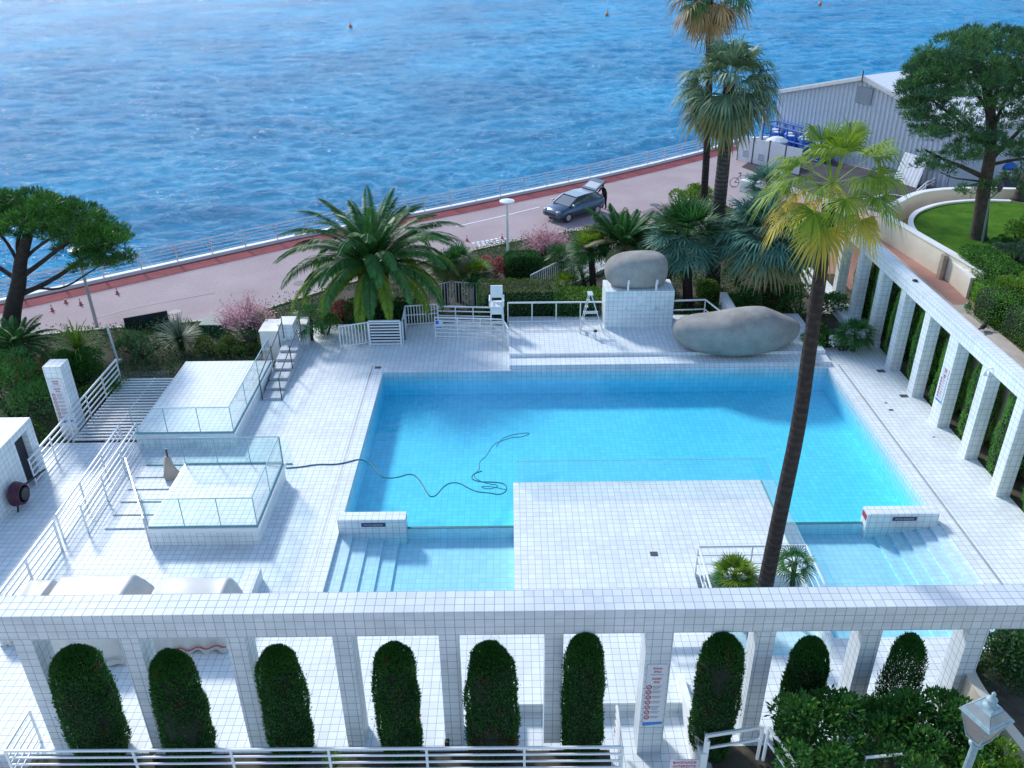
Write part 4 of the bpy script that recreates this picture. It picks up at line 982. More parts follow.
b = Vector((5.75, 17.0, -.55)); fan_palm('round bushy fan palm in the platform planter', b, Yp(735, 576, 17.0), .09, .08, .3, .45, n=50, mats=('palm_fresh', 'palm'), ages=(.5,), segs=16, droop=.15, e_lo=-35, trunk='barkdark')
b = Vector((7.3, 17.0, -.55)); fan_palm('small sparse palm on a thin dark trunk in the platform planter', b, Yp(795, 563, 17.0), .075, .06, .22, .4, n=20, mats=('palm',), segs=14, droop=.2, e_lo=-40, trunk='barkdark')
b = G(852, 352, -.06); fan_palm('dark low fan palm in the corner bed by the terrace colonnade', b, b+Vector((0, 0, .8)), .1, .08, .45, .55, n=40, mats=('palm',), segs=16, droop=.2, e_lo=-20, trunk='barkdark')
b = G(770, 222, ZP); fan_palm('teal fan palm standing before the white hoarding', b, Yp(768, 186, b.y), .2, .18, .7, 1.3, n=26, mats=('palm_blue',), segs=20, droop=.2, e_lo=-10)

# ---- pines
def pine(label, base, trunk_pts, r0, limbs, clumps, tufts, nl, mat, needle=.32, name='pine', flat=.55):
    base = Vector(base); t_ = thing(name, label, 'pine', base)
    mb = MB(); P2 = smooth(trunk_pts, 2); mb.tube(P2, [r0*(1.25 if i == 0 else 1)*(1-.55*i/(len(P2)-1)) for i in range(len(P2))], 12); mb.build('trunk', 'barkdark' if mat == 'pine' else 'bark', t_, smooth=True)
    mb = MB()
    for lm, r in limbs: q = smooth([Vector(p) for p in lm], 2); mb.tube(q, [r*(1-.75*i/(len(q)-1)) for i in range(len(q))], 7)
    mb.build('limbs', 'barkdark' if mat == 'pine' else 'bark', t_, smooth=True)
    C = np.array([c for c, _ in clumps]); RR = np.array([r for _, r in clumps]); B = []; D = []; MI = []
    for c, r in zip(C, RR):
        k = max(8, int(tufts*(r/.7)**2)); d = rand_dirs(k); d[:, 2] = np.abs(d[:, 2])*.9-.15; q = c+d*np.array([r, r, r*flat])*rng.uniform(.35, 1, (k, 1))**.5
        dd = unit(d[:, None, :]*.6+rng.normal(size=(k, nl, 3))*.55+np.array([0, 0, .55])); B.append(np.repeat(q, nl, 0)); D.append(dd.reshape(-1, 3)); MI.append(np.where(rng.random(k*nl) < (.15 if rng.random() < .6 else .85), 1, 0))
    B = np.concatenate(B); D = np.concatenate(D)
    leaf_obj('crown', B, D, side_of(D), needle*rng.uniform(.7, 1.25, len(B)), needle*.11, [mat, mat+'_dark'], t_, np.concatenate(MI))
    return t_
g = random.Random(11)
yb = 34.6; b = G(10, 345, -.42); yb = b.y
tp = [b, Yp(12, 310, yb), Yp(19, 285, yb), Yp(20, 262, yb), Yp(28, 235, yb)]
limbs = []
for (pp, r) in ((((17, 296), (50, 282), (85, 258), (112, 240)), .14), (((20, 278), (42, 262), (70, 240), (95, 228)), .13), (((20, 268), (30, 252), (60, 232), (80, 215)), .10), (((20, 262), (16, 240), (30, 215), (40, 200)), .11), (((18, 280), (0, 268), (-30, 250), (-55, 235)), .13), (((36, 288), (62, 290), (90, 272), (105, 262)), .06), (((20, 266), (6, 240), (-15, 220), (-30, 205)), .09)):
    limbs.append(([Yp(x, y, yb+g.uniform(-1.2, 1.2)*k/3) for k, (x, y) in enumerate(pp)], r))
cl = []
for i in range(215):
    u = g.uniform(-1, 1); v = g.uniform(-1, 1)
    if u*u+v*v > 1: continue
    x = 35+u*88; top = 192+34*max(0, u)**2+10*u*u; thick = 52*(1-.35*(u*u)); y = top+6+thick*g.random()**1.25
    if y > 225 and g.random() < .35: continue
    if y > 238 and x < 55: continue
    cl.append((tuple(Yp(x, y, yb+v*3.2*math.sqrt(1-u*u*.8))), g.choice((g.uniform(.3, .5), g.uniform(.5, .85)))))
for i in range(34): cl.append((tuple(Yp(g.uniform(75, 132), g.uniform(232, 272), yb+g.uniform(-1.5, 1.5))), g.uniform(.25, .5)))
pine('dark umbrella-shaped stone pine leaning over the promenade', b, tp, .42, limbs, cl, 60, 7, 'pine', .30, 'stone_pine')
b = G(978, 238, LAWN_Z); yb = b.y
tp = [b, Yp(981, 215, yb), Yp(984, 185, yb), Yp(990, 160, yb), Yp(992, 120, yb), Yp(985, 80, yb)]
limbs = []
for (pp, r) in ((((985, 178), (965, 168), (945, 160), (925, 150)), .12), (((990, 160), (1010, 140), (1030, 120), (1050, 100)), .12), (((990, 150), (970, 130), (945, 110), (925, 95)), .10), (((992, 130), (1005, 100), (1020, 70), (1030, 50)), .09), (((988, 110), (970, 85), (955, 65), (948, 55)), .08), (((985, 182), (970, 180), (952, 178), (940, 172)), .05), (((989, 165), (1012, 160), (1030, 158), (1050, 160)), .09), (((992, 120), (1000, 80), (990, 50), (985, 40)), .08)):
    limbs.append(([Yp(x, y, yb+g.uniform(-1, 1)*k/3) for k, (x, y) in enumerate(pp)], r))
cl = []
for i in range(470):
    u = g.uniform(-1, 1.15); t_ = g.random()
    x = 992+u*86; hh = math.sqrt(max(.02, 1-(u if u < 0 else u*.7)**2)); y = 32+(1-hh)*62+g.random()**1.15*(118*hh+12)
    if g.random() < .32 and y > 100: continue
    if y > 150 and x > 940 and g.random() < .6: continue
    cl.append((tuple(Yp(x, y, yb+g.uniform(-1, 1)*2.7*hh)), g.uniform(.28, .58)))
for (x, y) in ((918, 165), (925, 158), (932, 168), (940, 160), (948, 170), (985, 188), (990, 184), (966, 190), (950, 150), (960, 158), (1010, 180), (1020, 172), (1030, 185), (1022, 192)):
    for k in range(3): cl.append((tuple(Yp(x+g.uniform(-6, 6), y+g.uniform(-5, 5), yb+g.uniform(-.6, .6))), g.uniform(.2, .36)))
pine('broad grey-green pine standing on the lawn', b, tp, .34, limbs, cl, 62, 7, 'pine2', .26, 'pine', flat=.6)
b = G(1018, 200, LAWN_Z); pine('second pine at the far side of the lawn, mostly beyond the view', b, [b, b+Vector((.2, 0, 2)), b+Vector((.5, 0, 5))], .3, [([b+Vector((.2, 0, 2.5)), b+Vector((1.2, .3, 4)), b+Vector((2, 0, 5))], .1)], [(tuple(b+Vector((g.uniform(.2, 3), g.uniform(-1, 2), g.uniform(2.4, 5.5)))), g.uniform(.3, .5)) for _ in range(60)], 30, 5, 'pine2', .22)

# ---- tamarisks
def tamarisk(label, base, R_, h, n, seed):
    base = Vector(base); g = random.Random(seed); t_ = thing('tamarisk', label, 'shrub', base); mb = MB(); P = []; D = []
    for i in range(46):
        az = g.uniform(0, 6.28); rr = R_*math.sqrt(g.random()); tip = base+Vector((math.cos(az)*rr, math.sin(az)*rr*.8, h*g.uniform(.7, 1.05)*(1-.35*(rr/R_)**2)))
        mid = base+(tip-base)*.5+Vector((g.uniform(-.15, .15), 0, .15*h)); mb.tube([base, mid, tip], [.045, .022, .006], 4)
        for k in range(n):
            t2 = g.uniform(.42, 1.04); c = (mid.lerp(tip, (t2-.5)*2) if t2 > .5 else base.lerp(mid, t2*2))+Vector((g.gauss(0, .16), g.gauss(0, .16), g.gauss(0, .14)))
            P.append(tuple(c)); D.append(((tip-mid).normalized()+Vector((g.gauss(0, .6), g.gauss(0, .6), g.gauss(0, .6)))).normalized())
    mb.build('branches', 'twig', t_); D = np.array([tuple(d) for d in D]); leaf_obj('blossom', np.array(P), D, side_of(D), .15*rng.uniform(.6, 1.3, len(P)), .045, ['pinkleaf'], t_)
tamarisk('feathery pink shrub beside the green bin', G(251, 345, -.42), 1.25, 2.2, 60, 1)
tamarisk('feathery pink shrub in front of the parked car', G(546, 262, -.42), 1.5, 1.9, 60, 2)

# ---- hedges
gp = G(523, 279, -.42); hedge('hedge', 'rounded dark hedge block at the foot of the street lamp', [(gp.x, gp.y, -.42, 1.9, 1.3, 1.45, .1, 1.1)], 6500, .085)
H0 = 35.9
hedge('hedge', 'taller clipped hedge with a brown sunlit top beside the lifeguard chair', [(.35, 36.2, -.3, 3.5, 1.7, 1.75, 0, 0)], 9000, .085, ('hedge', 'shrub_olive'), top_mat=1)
hedge('hedge', 'lower clipped hedge behind the white rail and stepladder', [(3.05, 36.0, -.3, 2.1, 1.5, 1.35, 0, 0)], 6000, .085, ('hedge', 'hedge_lit_yellow'), top_mat=1)
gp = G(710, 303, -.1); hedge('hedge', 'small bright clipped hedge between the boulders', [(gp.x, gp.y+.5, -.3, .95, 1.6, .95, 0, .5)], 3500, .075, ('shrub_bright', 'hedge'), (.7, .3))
ha, hb = G(960, 252, 4.4), G(998, 279, 4.4); hc = (ha+hb)/2+Vector((.75, .45, 0)); hedge('hedge', 'long clipped hedge on the lawn edge behind the cream wall', [(hc.x, hc.y, LAWN_Z-.1, (hb-ha).length, 1.0, .8, math.atan2(hb.y-ha.y, hb.x-ha.x), 0)], 11000, .07, ('hedge_lit_yellow', 'hedge'), (.35, .65))
hedge('hedge', 'wide clipped hedge along the terrace coping', [(17.75, 28.25, ZT-.05, 1.9, 1.6, 1.3, .05, 0), (17.8, 25.6, ZT-.05, 4.4, 1.3, 1.2, -1.5, 0), (17.95, 21.5, ZT-.05, 4.4, 1.3, 1.2, -1.53, 0)], 24000, .06, ('hedge', 'hedge_lit_yellow'), (.5, .5))
hedge('hedge', 'dark clipped hedge behind the louvred gate', [(-5.8, 36.2, -.42, 3.4, 1.0, 1.1, 0, .2)], 4500, .09)

# ---- shrubs
def at(px, py, z=-.42): return G(px, py, z)
SH = [('flowering_shrub', 'magenta flowering shrub behind the hedges by the lamp', at(493, 279), rblobs(7, .5, 1.0, .42, 1), 2600, .10, ('shrub', 'flower', 'redflower'), (.45, .35, .2)),
      ('flowering_shrub', 'magenta flowering shrub behind the date palm trunk', at(345, 322), rblobs(6, .6, .9, .4, 2), 2200, .10, ('shrub', 'flower', 'redflower'), (.5, .3, .2)),
      ('shrub', 'bright lime shrub at the promenade edge under the thin palm', at(694, 206, -.9), rblobs(9, 1.1, .9, .6, 3), 3600, .14, ('shrub_bright', 'shrub'), (.8, .2)),
      ('shrub', 'yellow-green shrub below the ramp fence', at(507, 296), rblobs(5, .4, .7, .3, 4), 1200, .09, ('shrub_bright', 'shrub'), (.5, .5)),
      ('shrub', 'bright low shrub beside the round hedge and ramp', at(545, 266), rblobs(7, .9, .5, .35, 5), 1800, .10, ('shrub_bright', 'shrub'), (.5, .5)),
      ('shrub', 'dark shrub under the fan palms by the round boulder', at(655, 310), rblobs(8, .8, 1.0, .5, 6), 2600, .12, ('shrub',), None),
      ('shrub', 'dark leafy shrub behind the long boulder', at(738, 318), rblobs(9, .9, 1.1, .5, 7), 3000, .13, ('shrub',), None),
      ('shrub', 'dark shrub filling the corner under the blue palm', at(800, 318), rblobs(10, 1.3, 1.3, .6, 8), 3600, .13, ('shrub', 'hedge'), (.6, .4)),
      ('shrub', 'glossy green bed plant beside the long boulder', at(820, 345, -.06), rblobs(9, .7, .55, .35, 9), 2600, .12, ('shrub_bright', 'shrub'), (.25, .75)),
      ('shrub', 'dark upright shrub behind the tall palm trunk', at(735, 285), rblobs(8, 1.0, 1.6, .6, 10), 2600, .13, ('shrub',), None),
      ('shrub', 'bluish rounded shrub in front of the dark panel', at(142, 356), rblobs(9, .9, .7, .45, 12), 3000, .09, ('shrub', 'shrub_grey'), (.7, .3)),
      ('shrub', 'olive low shrub beside the spiky rosette', at(215, 354), rblobs(8, .8, .4, .3, 13), 2400, .09, ('shrub_olive', 'shrub'), (.6, .4)),
      ('shrub', 'dark low shrub behind the far plinth and pink shrub', at(238, 354), rblobs(8, .7, .4, .3, 14), 2200, .09, ('shrub', 'shrub_olive'), (.7, .3)),
      ('shrub', 'bright leafy shrub under the spiky grassy plant', at(108, 395), rblobs(7, .6, .5, .35, 15), 2000, .09, ('shrub_bright', 'shrub'), (.55, .45)),
      ('shrub', 'red-leaved shrub behind the tiled sign post', at(32, 392), rblobs(8, .8, 1.2, .5, 16), 2600, .10, ('shrub', 'redflower'), (.8, .2)),
      ('shrub', 'large dark evergreen shrub left of the tiled sign post', at(18, 425), rblobs(12, 1.4, 2.2, .8, 17), 5200, .11, ('hedge', 'shrub'), (.7, .3)),
      ('shrub', 'large dark evergreen shrub right of the tiled sign post', at(84, 384), rblobs(10, .8, 1.2, .5, 18), 4200, .11, ('hedge', 'shrub'), (.6, .4)),
      ('shrub', 'small bright bush at the foot of the tiled sign post', at(32, 440), rblobs(5, .35, .5, .28, 19), 1300, .08, ('shrub_bright', 'shrub'), (.5, .5)),
      ('shrub', 'potted-looking dark shrub behind the white posts of the stairs', at(326, 338, -.2), rblobs(6, .35, 1.0, .32, 20), 1500, .09, ('hedge', 'shrub_bright'), (.8, .2)),
      ('shrub', 'yellow-leaved shrub above the terrace hedge', G(1016, 300, LAWN_Z), rblobs(8, .5, .7, .4, 21), 2600, .09, ('hedge_lit_yellow', 'shrub_olive'), (.7, .3)),
      ('shrub', 'grey-leaved shrub below the leaning garden lamp', G(1012, 262, LAWN_Z), rblobs(9, .6, .5, .35, 22), 2600, .08, ('shrub_grey', 'shrub'), (.7, .3)),
      ('shrub', 'loose green shrub on the lawn edge behind the grey-leaved one', G(1018, 240, LAWN_Z), rblobs(8, .6, .8, .4, 23), 2400, .09, ('shrub', 'shrub_bright'), (.6, .4)),
      ('shrub', 'dark low shrub at the foot of the garden lamp', G(1004, 246, LAWN_Z), rblobs(6, .4, .25, .18, 24), 1100, .08, ('shrub',), None)]
for nm, lab, b_, bl_, n_, s_, m_, p_ in SH: shrub(nm, lab, b_, bl_, n_, s_, m_, p_)
# leafy bush under the near colonnade: a wide mass of broad leaves
BL = []
g = random.Random(21)
for i in range(60):
    px = g.uniform(782, 984); py = g.uniform(706, 778); q = Yp(px, py, 11.9-(py-700)*.018+g.uniform(-.3, .3)); BL.append(((q.x-7.4, q.y-11.4, q.z), (.34, .34, .30)))
shrub('leafy_bush', 'large glossy broad-leaved bush filling the corner below the near colonnade', (7.4, 11.4, 0), BL, 15000, .125, ('shrub', 'shrub_bright', 'hedge'), (.62, .1, .28), up=.35, aspect=.45)
q = Yp(1010, 655, 13.2); shrub('round_shrub', 'rounded clipped shrub growing above the cream planter wall', (q.x, 13.2, 1.8), [((g.uniform(-.45, .7), g.uniform(-.5, .5), q.z-1.8+g.uniform(-.4, .35)), (.42, .42, .38)) for _ in range(18)], 9000, .085, ('shrub_grey', 'shrub', 'hedge'), (.3, .4, .3))
q = Yp(985, 766, 10.4); shrub('shrub', 'yellow-green shrub at the bottom edge beside the street lantern', (q.x, 10.4, 0), [((g.uniform(-.3, .6), g.uniform(-.3, .3), q.z+g.uniform(-.5, -.05)), (.3, .3, .25)) for _ in range(9)], 2600, .10, ('shrub_bright', 'hedge_lit_yellow'), (.6, .4))
# white flowers in the corner bed
b = G(842, 352, -.06); shrub('flowering_plant', 'white-flowered plant in the corner bed by the pool', b, [((.1, 0, .55), .25), ((-.35, .1, .45), .2), ((.45, .1, .35), .2)], 420, .13, ('whiteflower', 'shrub'), (.75, .25), cat='plant', aspect=.8)
# ground cover under the planting
n = 60000; P = []
import itertools
def poly_in(x, y, poly):
    c = False; j = len(poly)-1
    for i in range(len(poly)):
        if (poly[i][1] > y) != (poly[j][1] > y) and x < (poly[j][0]-poly[i][0])*(y-poly[i][1])/(poly[j][1]-poly[i][1])+poly[i][0]: c = not c
        j = i
    return c
GP = PROM + [(16.4, 32.9), (-9.7, 32.9), (-11, 31), (-16, 31), (-16, 25.8), (-26, 25.8)]
g = random.Random(5)
while len(P) < n:
    x, y = g.uniform(-26, 16.4), g.uniform(25.8, 56)
    if not poly_in(x, y, GP): continue
    if -9.7 < x < 12.9 and y < 35.45: continue
    if 14.6 < x < 15.6 and y < 41: continue
    v = math.sin(x*1.1+2*math.sin(y*.7))+math.sin(y*1.3+x*.4)
    if v < -1.2: continue
    P.append((x, y, -.42+g.random()**2*.35*(1+.4*v)))
P = np.array(P); D = unit(rand_dirs(n)*.8+np.array([0, 0, .7]))
o = leaf_obj('ground_cover', P, D, side_of(D), .11*rng.uniform(.6, 1.3, n), .06, ['shrub', 'hedge', 'shrub_olive'], None, rng.choice(3, n, p=(.5, .35, .15))); o['kind'] = 'stuff'; o['label'] = 'low dark green ground cover under the palms and shrubs'
# ================================================================== OBJECTS
def railing(name, label, path, h, nr, post, r=.022, pr=.028, mat='white', cat='railing', group=None, low=.12, pickets=0, posts_at_nodes=True):
    """posts (each a part) and rails; path = list of 3D foot points"""
    path = [Vector(p) for p in path]; t_ = thing(name, label, cat, path[0], group)
    for i in range(nr):
        z = low + (h-low)*i/(nr-1); mb = MB(); mb.tube([p+Vector((0, 0, z)) for p in path], r*(1.35 if i == nr-1 else 1), 6); mb.build('rail', mat, t_)
    for a, b in zip(path[:-1], path[1:]):
        L = (b-a).length; n = max(1, round(L/post))
        for k in range(n + (1 if b is path[-1] else 0)):
            p = a.lerp(b, k/n); mb = MB(); mb.tube([p, p+Vector((0, 0, h))], pr, 6); mb.build('post', mat, t_)
        if pickets:
            m = int(L/pickets); mb = MB()
            for k in range(1, m): q = a.lerp(b, k/m); mb.bar(q+Vector((0, 0, low)), q+Vector((0, 0, h)), .035, .02)
            mb.build('pickets', mat, t_)
    return t_
# sea railing
MAT['seapost'] = plain('sea_rail_post', (.62, .58, .55), .6)
sr = offset_line(SEAWALL, -.18); path = [Vector((x, y, ZP+.16)) for x, y in sr[0:9]]
t_ = thing('sea_railing', 'long white horizontal-bar railing along the sea wall', 'railing', path[4])
for i in range(5):
    z = .14+.2*i+.03; mb = MB(); mb.tube([p+Vector((0, 0, z)) for p in path], .028 if i < 4 else .042, 5); mb.build('rail', 'white', t_)
step = 2.0; acc = 0
for a, b in zip(path[:-1], path[1:]):
    L = (b-a).length; d = acc
    while d < L:
        p = a.lerp(b, d/L); d += step
        if p.x > -34: mb = MB(); mb.bar(p, p+Vector((0, 0, .98)), .055, .07); mb.build('post', 'seapost', t_)
    acc = d - L

# left path railings
railing('ramp_railing', 'white five-bar railing between the left path and the lower plinth', [(-13.2, 16.5, 0), (-13.2, 19.75, 0)], .95, 5, 1.6, r=.034, pr=.036)
railing('ramp_railing', 'white five-bar railing along the ramp beside the low steps', [(-12.75, 20.5, 0), (-12.9, 25.2, 0)], .95, 5, 1.6, r=.026)
railing('ramp_railing', 'white parallel-bar railing on the inner edge of the ramp', [(-13.35, 20.2, 0), (-13.5, 25.2, 0)], .85, 5, 1.7, r=.026)
railing('ramp_railing', 'outer white five-bar railing from the building corner to the slatted grille', [(-15.5, 23.0, 0), (-15.55, 30.1, 0)], .95, 5, 1.5, r=.03)
# slatted grille over the dark stairwell
sl = thing('slatted_grille', 'white slatted grille over a dark stairwell beside the far plinth', 'grille', (-14.2, 27.6, 0))
mb = MB()
for i in range(22): y = 25.65+i*.212; mb.bar((-15.45, y, .05), (-13.06, y, .05), .075, .05)
o = mb.build('slats', 'white', sl)
mb = MB()
for x in (-15.45, -14.3, -13.08): mb.bar((x, 25.55, .0), (x, 30.3, .0), .06, .05)
mb.build('frame', 'cap', sl)
mb = MB(); mb.box(-15.5, -13.05, 25.5, 30.4, -.9, -.6); mb.cur = 1; mb.box(-14.3, -13.4, 27.2, 28.6, -.6, -.52); struct(mb.build('stairwell_dark_floor', ['dark', 'plaque']))  # near-black floor: the darkness of the void is put into the colour
mb = MB()
for i in range(3): mb.box(-15.4+i*.8, -14.64+i*.8, 28.9, 28.914, .1, 1.05)
tag(mb.build('glass_screen', 'glass'), 'clear glass screen standing across the slatted grille', 'glass screen')
# tiled sign post
ps = thing('tiled_post', 'leaning-looking white tiled post with bathing rules in the left garden', 'sign post', (-16.55, 27.2, -.5))
z1 = 2.55; p = G(55, 363, z1); cx_, cy_ = p.x, p.y
ps.location = (cx_, cy_, -.5); mb = MB(); mb.box(cx_-.31, cx_+.31, cy_-.31, cy_+.31, -.5, z1); mb.build('shaft', 'tile', ps)
sign_board(ps, (cx_-.01, cy_-.32, 1.2), (1, 0, 0), (0, 0, 1), .52, 1.8)
# white gates and fences on the far left of the terrace
railing('picket_gate', 'white picket gate panel left of the louvred gate', [(-7.25, 32.75, 0), (-6.1, 33.15, 0)], 1.05, 2, 1.2, pickets=.13, cat='gate')
lg = thing('louvred_gate', 'white gate with wide horizontal slats over a dark opening', 'gate', (-5.4, 33.1, 0))
mb = MB(); mb.bar((-6.05, 33.1, 0), (-6.05, 33.1, 1.12), .07); mb.bar((-4.72, 33.1, 0), (-4.72, 33.1, 1.12), .07); mb.bar((-6.05, 33.1, 1.12), (-4.72, 33.1, 1.12), .07); mb.bar((-6.05, 33.1, .06), (-4.72, 33.1, .06), .06); mb.build('frame', 'white', lg)
mb = MB()
for i in range(7): mb.bar((-6.0, 33.1, .2+i*.135), (-4.76, 33.1, .2+i*.135), .02, .06)
mb.build('slats', 'white', lg)
mb = MB(); mb.box(-6.2, -4.6, 33.6, 33.66, -.4, .95); mb.build('opening_shade', 'dark', lg)  # dark sheet standing in for the shade behind the slats
railing('picket_gate', 'white picket gate panel right of the louvred gate', [(-4.65, 33.2, 0), (-4.7, 34.95, 0), (-3.3, 35.15, 0)], 1.0, 3, 1.5, pickets=.12, cat='gate')
railing('bench_railing', 'front white five-bar railing with a blue notice by the pool corner', [(-3.3, 33.7, 0), (-.35, 33.4, 0), (-.12, 32.4, 0)], 1.0, 6, .95, r=.026)
b_ = thing('notice', 'small blue notice on the front railing by the pool corner', 'sign', (-3.2, 33.6, .6)); mb = MB(); mb.box(-3.28, -2.95, 33.62, 33.64, .5, .9); mb.build('board', 'signwhite', b_); mb = MB(); mb.box(-3.25, -3.12, 33.61, 33.618, .72, .87); mb.box(-3.25, -2.98, 33.61, 33.618, .55, .6); mb.build('symbol', 'bluepaint', b_)
railing('back_railing', 'white railing behind the front one beside the lifeguard chair', [(-3.25, 34.9, 0), (-.9, 34.7, 0)], 1.0, 5, .9, r=.026)
railing('fence', 'tall white picket fence behind the trio of fan palms', [(-4.3, 37.2, -.42), (-2.9, 38.0, -.42), (-.8, 37.6, -.42)], 1.35, 2, 1.4, pickets=.14, cat='fence')
railing('hedge_rail', 'white two-post rail in front of the clipped hedges', [G(508, 322, .28), G(604, 321, .28)], .92, 2, .95, r=.028, low=.02)
railing('corner_rail', 'short white corner rail between the round boulder and the small hedge', [(7.1, 34.9, .28), (8.6, 35.0, .28), (9.0, 33.6, .28)], .85, 2, 1.6, r=.03, low=.4)
mb = MB(); mb.box(9.55, 9.85, 33.9, 36.3, -.3, .95); mb.cur = 1; mb.box(9.86, 10.9, 33.2, 33.5, -.1, .7)
tag(mb.build('low_wall', ['tile', 'tile'], bevel=.01), 'low white tiled wall stub between the small hedge and the long boulder', 'wall')
# white ramp with picket fence up to the promenade
pts = [G(535, 300, -.4), G(560, 283, -.2), G(600, 262, 0.0), G(640, 248, 0.1)]
mb = MB(); R2 = [Vector((p.x, p.y)) for p in pts]
wall_strip(mb, [tuple(p) for p in R2], .9, -.45, [-.36, -.25, -.2, -.15]); struct(mb.build('garden_path', 'cap'))
railing('ramp_fence', 'white picket fence running down the ramp behind the round boulder', [(p.x-.2, p.y+.5, -.3) for p in pts], 1.0, 2, 1.5, pickets=.17, cat='fence')
pts2 = [G(508, 283, -.4), G(530, 275, -.4), G(565, 262, -.4), G(600, 246, -.5)]
mb = MB()
for a, b in zip(pts2[:-1], pts2[1:]): mb.bar(a, b, .3, .25)
tag(mb.build('low_wall', 'cap'), 'low pale kerb wall above the white ramp', 'wall')
railing('thin_railing', 'dark thin railing at the promenade edge above the ramp', [G(540, 262, -.4), G(575, 249, -.5)], .8, 2, .8, r=.015, pr=.018, mat='darkgrey')

# lifeguard chair
lc = thing('lifeguard_chair', 'tall white lifeguard chair in front of the clipped hedge', 'lifeguard chair', (-.62, 34.0, 0))
for sx in (-.26, .26):
    for sy in (-.3, .3): mb = MB(); mb.bar((-.62+sx*1.15, 34.0+sy*1.3, 0), (-.62+sx*.85, 34.0+sy, 1.45 if sy < 0 else 2.15), .055); mb.build('leg', 'white', lc)
mb = MB(); mb.box(-.89, -.35, 33.62, 34.3, 1.42, 1.5); mb.box(-.87, -.37, 33.60, 33.64, 1.15, 1.42); mb.build('seat', 'white', lc)
mb = MB(); mb.box(-.88, -.36, 34.26, 34.32, 1.65, 2.2); mb.build('backrest', 'white', lc)
for sx in (-.3, .3): mb = MB(); mb.bar((-.62+sx, 33.65, 1.75), (-.62+sx, 34.3, 1.75), .06, .04); mb.bar((-.62+sx, 33.68, 1.48), (-.62+sx, 33.68, 1.75), .05); mb.build('armrest', 'white', lc)
for z in (.4, .8): mb = MB(); mb.bar((-.9, 33.62, z), (-.34, 33.62, z), .05, .035); mb.build('rung', 'white', lc)
# stepladder
sl_ = thing('stepladder', 'aluminium stepladder standing open on the terrace by the tiled block', 'stepladder', (3.55, 33.6, .28))
ap = Vector((3.35, 33.75, 2.0))
for sy in (-.22, .22):
    mb = MB(); mb.bar((2.95, 33.7+sy, .28), ap+Vector((-.03, sy*.7, 0)), .05, .03); mb.build('rail', 'alu', sl_)
    mb = MB(); mb.bar((3.95, 33.75+sy, .28), ap+Vector((.05, sy*.7, 0)), .045, .03); mb.build('rail', 'alu', sl_)
for k in range(5): f_ = (k+1)/6; mb = MB(); x = 2.95+(ap.x-2.95)*f_; z = .28+(ap.z-.28)*f_; mb.box(x-.05, x+.07, 33.5+.04*k, 33.93-.03*k, z-.015, z+.015); mb.build('step', 'alu', sl_)
mb = MB(); mb.box(ap.x-.1, ap.x+.12, 33.55, 33.95, 1.98, 2.03); mb.build('top_step', 'alu', sl_)
mb = MB(); mb.bar((3.1, 33.7, 1.15), (3.72, 33.7, 1.15), .03, .12); mb.build('brace', 'alu', sl_)
# small bollard tap
mb = MB(); mb.tube([(3.55, 32.9, .28), (3.55, 32.9, .62)], .05); mb.cur = 1; mb.lathe([(.085, 0), (.085, .06), (.04, .08)], 10, (3.55, 32.9, .62))
tag(mb.build('floor_post', ['white', 'black']), 'short white floor post with a black cap in front of the stepladder', 'post')
# tiled shower block with boulder on top
sb = thing('shower_block', 'white tiled shower block carrying a round boulder', 'block', (5.5, 34.5, .28))
mb = MB(); mb.box(4.05, 7.0, 33.95, 35.3, .28, 2.0); mb.build('body', 'tile', sb)
mb = MB(); mb.box(4.7, 6.95, 33.9, 33.95, 1.0, 1.05); mb.build('ledge', 'white', sb)
mb = MB(); mb.box(5.42, 5.72, 33.92, 33.95, 1.45, 1.82); mb.build('panel', 'white', sb)
mb = MB(); mb.tube([(5.57, 33.95, 1.3), (5.57, 33.86, 1.3)], .06); mb.build('push_button', 'white', sb)
for x in (5.0, 6.2):
    mb = MB(); mb.tube([(x, 34.02, 2.0), (x, 34.0, 2.4), (x, 33.9, 2.5), (x, 33.8, 2.42)], .05, 8); mb.build('shower_head', 'white', sb)
for x in (4.95, 6.25): mb = MB(); mb.tube([(x, 33.95, 1.2), (x, 33.9, 1.2)], .05); mb.build('tap', 'alu', sb)
def boulder(label, c, r, fn):
    mb = MB(); mb.ball(c, r, 48, 28, fn); o = mb.build('boulder', 'boulder', smooth=True); tag(o, label, 'boulder', 'smooth sculpted boulders by the pool'); return o
q = Yp(636, 271, 34.85)
def f1(d, p): return Vector((math.copysign(abs(d.x)**.72, d.x)*1.36, math.copysign(abs(d.y)**.8, d.y)*.85, (max(-.80, math.copysign(abs(d.z)**.75, d.z))*.78)*(1+.08*d.x) + .07*d.x*(d.z > 0)))
boulder('smooth grey round boulder on top of the tiled shower block', (q.x, 34.85, 2.0+.62), 1, f1)
q = Yp(735, 333, 32.3)
def f2(d, p):
    x = math.copysign(abs(d.x)**.75, d.x); t_ = (x+1)/2
    zt = .80+.22*math.exp(-((t_-.63)/.28)**2) - .07*math.exp(-((t_-.30)/.13)**2); zt *= (1-.42*max(0, t_-.70)/.30)
    yy = math.copysign(abs(d.y)**.85, d.y)*1.0*(.78+.25*math.sin(math.pi*min(1, t_*.9+.1)))
    z = math.copysign(abs(d.z)**.8, d.z); z = z*zt*1.0 if z > 0 else max(z*1.08, -.86)*(.80+.25*t_*(1-t_))
    return Vector((x*2.66, yy - .42*math.sin(math.pi*t_)*0.9 + .2*(t_-.5), z))
boulder('long grey boulder lying at the edge of the pool', (q.x, 32.2, .28+.74), 1, f2)
